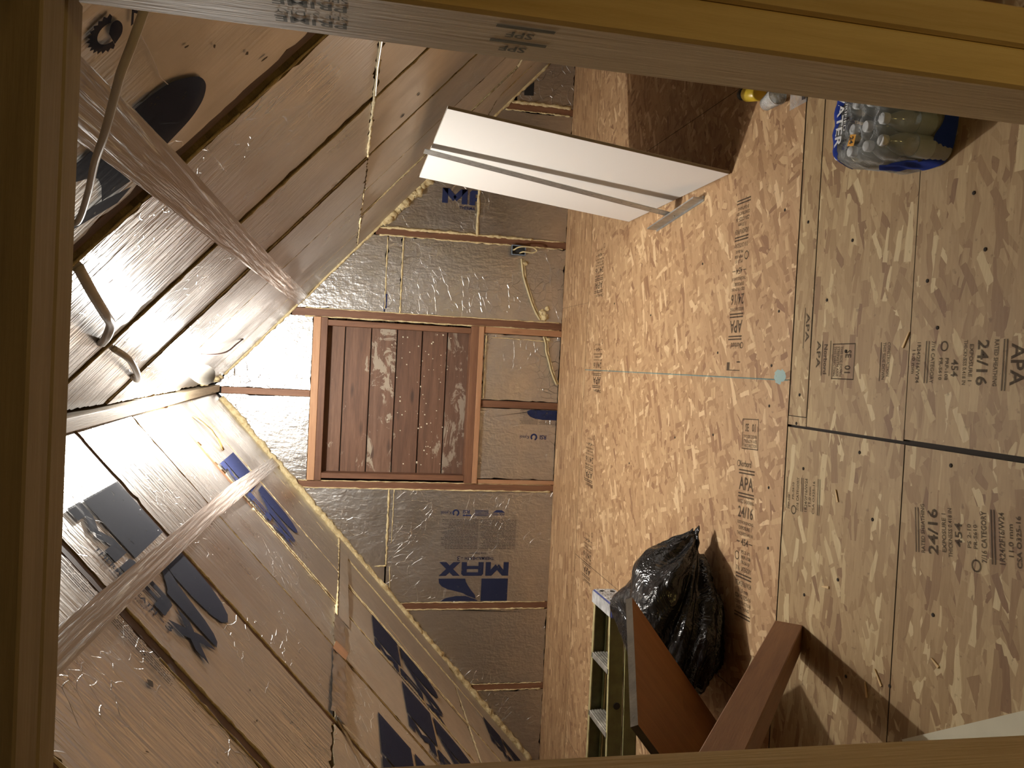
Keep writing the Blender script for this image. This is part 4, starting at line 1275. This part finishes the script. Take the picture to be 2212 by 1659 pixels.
# ------------------------------------------------------------------ wide board and post
K = Vector((-0.826, 2.80, 0.478)); N = Vector((-1.414, 2.971, 0.0)); Mv = Vector((-1.045, 2.36, 0.617))
e1 = (Mv - K); e2 = (N - K)
e2n = e2.normalized(); e1n = (e1 - e2n * e1.dot(e2n)).normalized()
nn = e2n.cross(e1n)
wb = empty('wide_board', (-1.414, 2.971, 0.0))
tag(wb, 'wide brown board with rough grey end propped against the black bag', 'board')
def WB(a, b, c): return K + e2n * a + e1n * b + nn * c - Vector((-1.414, 2.971, 0.0))
Lb = e2.length
tb = 0.026
sgn = 1 if nn.dot(CAM - K) > 0 else -1
vsf = [(0, 0), (Lb - 0.005, 0), (Lb - 0.16, 0.56), (0, 0.56)]
MW = Matrix(((e2n.x, e1n.x, nn.x, 0), (e2n.y, e1n.y, nn.y, 0), (e2n.z, e1n.z, nn.z, 0), (0, 0, 0, 1)))
MW.translation = K - Vector((-1.414, 2.971, 0.0))
bm = bmesh.new()
c0, c1 = (-tb, 0.0) if sgn > 0 else (0.0, tb)
f_ = [bm.verts.new((p[0], p[1], c0)) for p in vsf]; b_ = [bm.verts.new((p[0], p[1], c1)) for p in vsf]
bm.faces.new(f_); bm.faces.new(b_[::-1])
for i in range(4):
    f = bm.faces.new((f_[i], b_[i], b_[(i + 1) % 4], f_[(i + 1) % 4]))
    f.material_index = 1
o = obj('plank', bm, [M_BOARD, M_BOARDE], wb); o.matrix_local = MW
bm = bmesh.new(); box(bm, 0.30, Lb - 0.16, 0.50, 0.545, 0.004 * sgn, 0.030 * sgn)
o = obj('batten', bm, M_BOARD, wb); o.matrix_local = MW

ft = Vector((-0.868, 2.520, 0.002))
tp_ = Vector((-0.868, 0.81, 1.335))
ps = empty('wood_post', ft)
tag(ps, 'square brown wooden post leaning from the floor towards the partition', 'post')
Mp = frame_from((0, 0, 0), tp_ - ft, (1, 0, 0))
bm = bmesh.new(); box(bm, 0.055, (tp_ - ft).length, -0.045, 0.045, -0.045, 0.045, bev=0.003)
o = obj('post_timber', bm, M_POST, ps); o.matrix_local = Mp
M_POSTE = plain('post_end', (0.42, 0.24, 0.12), 0.8, bump=0.5, bscale=90, var=0.2)
bm = bmesh.new(); box(bm, 0.0535, 0.0555, -0.0445, 0.0445, -0.0445, 0.0445)
o = obj('post_end', bm, M_POSTE, ps); o.matrix_local = Mp
lath = boxo('wood_lath', (-0.15, 0.15, -0.012, 0.012, 0.0, 0.012), wood('lath_pine', (0.66, 0.52, 0.30), (0.5, 0.38, 0.2), (0.75, 0.62, 0.4), 'x', knots=False), None)
lath.location = (-1.17, 2.80, 0.004); lath.rotation_euler = (0, 0, math.radians(152))
tag(lath, 'thin pale lath on the floor behind the leaning post', 'lath')

# ------------------------------------------------------------------ folded step ladder lying on the floor
M_GREEN = plain('ladder_green', (0.10, 0.105, 0.035), 0.5, bump=0.1, bscale=120, var=0.25)
M_RAILE = plain('ladder_rail_edge', (0.50, 0.44, 0.22), 0.55, bump=0.2, bscale=90, var=0.3)
M_TREAD = plain('ladder_tread', (0.45, 0.43, 0.38), 0.5, 0.55, bump=0.5, bscale=60, var=0.45)
M_CAPB = plain('ladder_cap_blue', (0.055, 0.075, 0.24), 0.5, var=0.2)
M_CAPW = plain('ladder_cap_worn', (0.50, 0.50, 0.50), 0.6, bump=0.6, bscale=110, var=0.4)
M_LABELP = plain('ladder_label', (0.34, 0.25, 0.13), 0.6, var=0.2)
lad = empty('step_ladder', (-1.20, 4.08, 0.0), (0, 0, math.radians(1.5)))
tag(lad, 'folded green fibreglass step ladder lying on the floor by the bag', 'ladder')
def rail(y0, y1, ys, z0, z1, nm, mat_edge):
    # channel rail: flange edges pale, web green
    dy = 0.026 * ys
    M = frame_from((-0.06, y0, 0), (-1.55, y1, 0), (0, 0, 1))
    L = (Vector((-1.55, y1, 0)) - Vector((-0.06, y0, 0))).length
    bm = bmesh.new()
    sg = -ys   # frame y points to -world y roughly
    box(bm, 0, L, min(0, 0.004 * sg), max(0, 0.004 * sg), z0, z1, M)
    o = obj(nm, bm, M_GREEN, lad)
    bm = bmesh.new()
    a, b = sorted((0.0, -0.022 * sg))
    box(bm, 0, L, a, b, z1 - 0.006, z1 + 0.001, M, bev=0.0015)
    obj('rail_flange', bm, M_RAILE, o)
    bm = bmesh.new()
    box(bm, 0, L, a, b, z0 - 0.001, z0 + 0.005, M)
    obj('rail_flange', bm, M_GREEN, o)
    return o
rn = rail(-0.125, -0.215, -1, 0.075, 0.150, 'front_rail', M_RAILE)
rf = rail(0.150, 0.185, 1, 0.075, 0.150, 'front_rail', M_RAILE)
rail(-0.135, -0.230, -1, 0.003, 0.068, 'rear_rail', M_GREEN)
rail(0.160, 0.195, 1, 0.003, 0.068, 'rear_rail', M_GREEN)
for k, x in enumerate((-0.34, -0.66, -0.98, -1.30)):
    t_ = (-x - 0.06) / 1.49
    ya, yb = -0.125 - 0.09 * t_ + 0.006, 0.150 + 0.035 * t_ - 0.006
    bm = bmesh.new()
    box(bm, x - 0.012, x, ya, yb, 0.062, 0.146, bev=0.002)
    for q_ in range(5):
        box(bm, x, x + 0.003, ya + 0.004, yb - 0.004, 0.066 + q_ * 0.016, 0.073 + q_ * 0.016)
    tr_ = obj('tread', bm, M_TREAD, lad)
    bm = bmesh.new(); box(bm, x - 0.030, x + 0.002, ya, yb, 0.143, 0.151, bev=0.002)
    obj('tread_lip', bm, M_TREAD, tr_)
    bm = bmesh.new()
    Mq = frame_from((x - 0.012, ya, 0.142), (x - 0.085, ya - 0.002, 0.142), (0, 0, 1))
    box(bm, 0, 0.07, -0.004, 0.004, -0.003, 0.003, Mq)
    obj('brace', bm, M_TREAD, tr_)
cap = bmesh.new()
box(cap, -0.075, 0.0, -0.150, 0.165, 0.030, 0.158, bev=0.008)
co = obj('top_cap', cap, M_CAPB, lad)
bm = bmesh.new()
# worn diamond plate face on the cap's end, with tool holes
for i in range(13):
    for j in range(5):
        y = -0.136 + i * 0.0235; z = 0.046 + j * 0.0235
        Md = Matrix.Translation((0.0005, y, z)) @ Matrix.Rotation(math.radians(45 if (i + j) % 2 else -45), 4, 'X')
        box(bm, 0, 0.0025, -0.010, 0.010, -0.003, 0.003, Md)
box(bm, -0.001, 0.0012, -0.142, 0.157, 0.038, 0.150)
obj('tread_plate', bm, M_CAPW, co)
for (y, z) in ((-0.09, 0.13), (0.11, 0.12), (0.10, 0.065), (-0.10, 0.06)):
    bm = bmesh.new(); lathe(bm, [(0.013, 0.0), (0.013, 0.0042)], 14, Matrix.Translation((0, y, z)) @ Matrix.Rotation(math.pi / 2, 4, 'Y'))
    obj('tool_hole', bm, M_BLACK, co)
bm = bmesh.new(); box(bm, -0.068, -0.006, -0.145, 0.160, 0.156, 0.1592)
obj('cap_top', bm, M_CAPW, co)
lb = boxo('label', (-1.02, -0.86, -0.1975, -0.1965, 0.085, 0.140), M_LABELP, lad, bev=0)
lb.rotation_euler = (0, 0, math.radians(3.45)); lb.location = (0.012, 0.063 - 0.029, 0)
bm = bmesh.new(); lathe(bm, [(0.018, 0), (0.018, 0.003)], 14, Matrix.Translation((-0.52, -0.158, 0.105)) @ Matrix.Rotation(math.pi / 2, 4, 'X'))
obj('rail_hole', bm, M_BLACK, lad)

# pale offcut lying by the left stud
oc = empty('drywall_offcut', (-1.05, 1.40, 0.0))
tag(oc, 'pale drywall offcut lying on the floor at the lower left', 'drywall')
pts = [(-0.966, 1.923), (-0.60, 1.349), (-1.05, 1.05), (-1.42, 1.62)]
plate('offcut', [(x + 1.05, y - 1.40) for x, y in pts], 0.001, 0.0127, [plain('offcut_paper', (0.66, 0.62, 0.47), 0.8, var=0.05), M_DWEDGE], oc)

# ------------------------------------------------------------------ shrink-wrapped case of water bottles
case = empty('water_case', (0.595, 1.875, 0.0), (0, 0, math.radians(-4)))
tag(case, 'shrink-wrapped case of water bottles with blue print by the right stud', 'water case')
t = NT('bottle_plastic')
tr = t.n('BsdfTransparent'); tr.inputs[0].default_value = (0.95, 0.97, 0.96, 1)
gl = t.n('BsdfGlossy'); gl.inputs['Roughness'].default_value = 0.08; gl.inputs[0].default_value = (0.9, 0.92, 0.92, 1)
df = t.n('BsdfDiffuse'); df.inputs[0].default_value = (0.85, 0.87, 0.82, 1)
fr_ = t.n('Fresnel'); fr_.inputs[0].default_value = 1.5
m1 = t.n('MixShader'); m1.inputs[0].default_value = 0.36
t.l(tr.outputs[0], m1.inputs[1]); t.l(df.outputs[0], m1.inputs[2])
m2 = t.n('MixShader'); t.l(fr_.outputs[0], m2.inputs[0]); t.l(m1.outputs[0], m2.inputs[1]); t.l(gl.outputs[0], m2.inputs[2])
t.l(m2.outputs[0], t.out.inputs[0])
M_BOT = t.m
M_CAP = plain('bottle_cap', (0.78, 0.79, 0.80), 0.4)
M_LBL = plain('bottle_label', (0.40, 0.46, 0.50), 0.4, var=0.2)
bm = bmesh.new()
prof = [(0.026, 0.0), (0.0305, 0.006)]
for k in range(8):
    prof += [(0.0305, 0.012 + k * 0.014), (0.0292, 0.019 + k * 0.014)]
prof += [(0.0305, 0.125), (0.029, 0.140), (0.022, 0.160), (0.0135, 0.176), (0.0125, 0.186)]
lathe(bm, prof, 16)
me_b = bpy.data.meshes.new('bottle'); bm.to_mesh(me_b); bm.free(); me_b.materials.append(M_BOT)
bm = bmesh.new(); lathe(bm, [(0.0150, 0.183), (0.0155, 0.186), (0.0155, 0.198), (0.0135, 0.2005)], 14)
me_c = bpy.data.meshes.new('cap'); bm.to_mesh(me_c); bm.free(); me_c.materials.append(M_CAP)
bm = bmesh.new(); lathe(bm, [(0.0310, 0.055), (0.0312, 0.056), (0.0312, 0.104), (0.0310, 0.105)], 16)
me_l = bpy.data.meshes.new('label_band'); bm.to_mesh(me_l); bm.free(); me_l.materials.append(M_LBL)
rb = random.Random(2)
for i in range(6):
    for j in range(4):
        x, y = 0.036 + i * 0.063, 0.036 + j * 0.063
        b = link('bottle', me_b, None, case); b.location = (x, y, 0.003); b.rotation_euler = (rb.uniform(-.03, .03), rb.uniform(-.03, .03), rb.random() * 6)
        c = link('bottle_cap', me_c, None, b)
        l_ = link('bottle_label', me_l, None, b)
# film
WX, WY, WH = 0.392, 0.262, 0.203
def film_pt(u, v_):
    """u around a rounded rectangle, v 0..1 from floor over the shoulder to the top centre"""
    a = 2 * math.pi * u
    ca, sa = math.cos(a), math.sin(a)
    e = 5.0
    k = (abs(ca) ** e + abs(sa) ** e) ** (-1 / e)
    px, py = ca * k, sa * k
    if v_ < 0.62:
        h = v_ / 0.62 * 0.150; r_ = 1.0
        r_ -= 0.015 * math.sin(v_ / .62 * math.pi)
    else:
        q = (v_ - 0.62) / 0.38
        r_ = 1.0 - q ** 1.1
        h = 0.150 + 0.056 * math.sin(min(1, q * 6) * math.pi / 2)
    x = WX / 2 + px * (WX / 2 + 0.004) * r_
    y = WY / 2 + py * (WY / 2 + 0.004) * r_
    cells = 0.004 * math.cos((x - 0.036) / 0.063 * 2 * math.pi) + 0.004 * math.cos((y - 0.036) / 0.063 * 2 * math.pi)
    if v_ >= 0.62: h += cells * min(1, (v_ - .62) / .1) + 0.003 * noise.noise(Vector((x * 30, y * 30, 0)))
    else:
        d_ = (cells * 0.8 + 0.004 * noise.noise(Vector((x * 40, y * 40, h * 25)))) * min(1, h / 0.03)
        x += px * d_; y += py * d_
    return Vector((x, y, h + 0.002))
M_FILM = clear('shrink_film', (0.97, 0.98, 0.98), 0.07, 0.06, base=(0.85, 0.88, 0.9))
bm = bmesh.new()
nu, nv = 96, 36
g = [[bm.verts.new(film_pt(i / nu, j / nv * 0.985)) for j in range(nv + 1)] for i in range(nu)]
for i in range(nu):
    for j in range(nv):
        bm.faces.new((g[i][j], g[(i + 1) % nu][j], g[(i + 1) % nu][j + 1], g[i][j + 1]))
film = obj('shrink_wrap', bm, M_FILM, case, smooth=True)
# printed areas of the film: blue skirts, blue field with lettering on top
M_FBLUE = ink('film_blue', (0.018, 0.045, 0.30), 0.93, 25)
bm = bmesh.new()
def filmpatch(bm, u0, u1, v0f, v1f, n=24, m_=8, off=0.0015):
    g = []
    for i in range(n + 1):
        u = u0 + (u1 - u0) * i / n
        va, vb = v0f(i / n), v1f(i / n)
        row = []
        for j in range(m_ + 1):
            p = film_pt(u, va + (vb - va) * j / m_)
            c_ = Vector((WX / 2, WY / 2, 0.08))
            row.append(bm.verts.new(p + (p - c_).normalized() * off))
        g.append(row)
    for i in range(n):
        for j in range(m_):
            bm.faces.new((g[i][j], g[i + 1][j], g[i + 1][j + 1], g[i][j + 1]))
filmpatch(bm, 0.52, 0.99, lambda t: 0.02, lambda t: 0.19 + 0.12 * math.sin(t * 9) * (0.5 + 0.5 * math.sin(t * 3)), 60)
filmpatch(bm, 0.44, 0.60, lambda t: 0.34 - 0.26 * math.sin(t * math.pi), lambda t: 0.34 + 0.20 * math.sin(t * math.pi), 20)
obj('film_print', bm, M_FBLUE, film, smooth=True, recalc=False)
bm = bmesh.new()
filmpatch(bm, 0.08, 0.40, lambda t: 0.56 + 0.03 * math.sin(t * 8), lambda t: 0.84 - 0.14 * max(0.0, t - 0.55) / 0.45, 30)
obj('top_print', bm, M_FBLUE, film, smooth=True, recalc=False)
M_FW = plain('film_white', (0.80, 0.82, 0.85), 0.4)
bm = bmesh.new()
CT = lambda a, b, c: (0.225 - a, 0.242 - b, c + 0.001)
put_text(bm, 'WATER', CT, 0.0, 0.018, 0.030, 0.2135, 0.17, True)
put_text(bm, 'PURIFIED', CT, 0.03, 0.052, 0.011, 0.2135, 0.10)
obj('film_lettering', bm, M_FW, film, recalc=False)
bm = bmesh.new(); decal(bm, [(0.045, 0.135), (0.075, 0.128), (0.08, 0.155), (0.05, 0.165)], lambda a, b, c: (a, b, c), 0.2125)
obj('count_patch', bm, plain('film_orange', (0.75, 0.36, 0.05), 0.4), film, recalc=False)
bm = bmesh.new(); put_text(bm, '24', lambda a, b, c: (0.073 - a, 0.155 - b, c), 0.0, 0.0, 0.016, 0.2135, 0.02, True)
obj('count_lettering', bm, plain('film_dark', (0.03, 0.03, 0.03), 0.4), film, recalc=False)
bm = bmesh.new()
filmpatch(bm, 0.690, 0.705, lambda t: 0.40, lambda t: 0.52, 4, 4, 0.002)
obj('green_patch', bm, plain('film_green', (0.05, 0.20, 0.05), 0.4), film, recalc=False)

# ------------------------------------------------------------------ small things half hidden behind the right stud
M_CLEARCUP = clear('cup_plastic', (0.93, 0.95, 0.95), 0.22, 0.1, base=(0.85, 0.87, 0.87))
can = empty('spray_can', (1.10, 2.90, 0.032))
tag(can, 'small yellow and black can lying behind the right stud', 'can')
Mc = Matrix.Rotation(math.radians(75), 4, 'Z') @ Matrix.Rotation(math.pi / 2, 4, 'Y')
bm = bmesh.new(); lathe(bm, [(0.026, 0.0), (0.031, 0.004), (0.031, 0.10), (0.024, 0.116)], 20, Mc)
obj('can_body', bm, plain('can_yellow', (0.60, 0.42, 0.03), 0.35), can, smooth=True)
bm = bmesh.new(); lathe(bm, [(0.024, 0.114), (0.024, 0.150), (0.020, 0.154)], 20, Mc)
obj('can_lid', bm, plain('can_black', (0.02, 0.02, 0.02), 0.4), can, smooth=True)
cup = empty('plastic_cup', (1.045, 2.755, 0.036))
tag(cup, 'clear plastic cup lying on its side behind the right stud', 'cup')
Mc = Matrix.Rotation(math.radians(95), 4, 'Z') @ Matrix.Rotation(math.pi / 2, 4, 'Y')
bm = bmesh.new()
pr = [(0.036, 0.0), (0.035, 0.002), (0.026, 0.085), (0.024, 0.083), (0.033, 0.004)]
lathe(bm, pr, 20, Mc)
obj('cup_wall', bm, M_CLEARCUP, cup, smooth=True)
bm = bmesh.new()
tube(bm, [Mc @ Vector((0.036 * math.cos(a * .2618), 0.036 * math.sin(a * .2618), 0)) for a in range(25)], 0.0018, 6)
obj('cup_rim', bm, plain('cup_rim_white', (0.75, 0.76, 0.76), 0.3), cup, smooth=True)
pk = empty('plastic_pouch', (1.02, 2.66, 0.0))
tag(pk, 'flat clear plastic pouch with a printed strip behind the right stud', 'pouch')
bm = bmesh.new()
g = [[bm.verts.new((i * 0.012 - 0.04, j * 0.014 - 0.05, 0.004 + 0.010 * (1 - abs(i - 4) / 4) * (1 - abs(j - 4) / 4) + 0.003 * noise.noise(Vector((i, j, 4))))) for j in range(9)] for i in range(9)]
for i in range(8):
    for j in range(8):
        bm.faces.new((g[i][j], g[i + 1][j], g[i + 1][j + 1], g[i][j + 1]))
obj('pouch_film', bm, M_CLEARCUP, pk, smooth=True)
bm = bmesh.new(); box(bm, -0.03, 0.05, -0.048, -0.030, 0.010, 0.0115)
obj('printed_strip', bm, plain('pouch_dark', (0.06, 0.05, 0.05), 0.4), pk)

# splinters on the floor
M_CHIP = plain('fresh_chip', (0.72, 0.52, 0.26), 0.7, var=0.15)
chips = [(-0.845, 2.05, 40, .05, 'pale wood splinter on the floor beside the post shadow'), (-0.90, 2.10, 15, .045, 'small curled splinter at the foot of the post shadow'), (-0.72, 1.83, 60, .03, 'short splinter beside the cross joint left of the drywall offcut'),
         (-0.66, 2.33, 100, .035, 'tiny wood chip on the floor to the right of the post'), (-0.36, 2.30, 20, .04, 'thin wood sliver near the left board joint'), (0.13, 2.02, -30, .05, 'light wood sliver beside the printed stamps')]
for (x, y, a, L_, lab) in chips:
    bm = bmesh.new(); box(bm, -L_ / 2, L_ / 2, -0.004, 0.004, 0.0, 0.003)
    for v in bm.verts:
        if v.co.x > 0: v.co.y *= 0.4; v.co.z += 0.001
    o = obj('wood_splinter', bm, M_CHIP, None)
    o.location = (x, y, 0.0006); o.rotation_euler = (0, 0, math.radians(a))
    tag(o, lab, 'splinter', 'splinters on the floor')
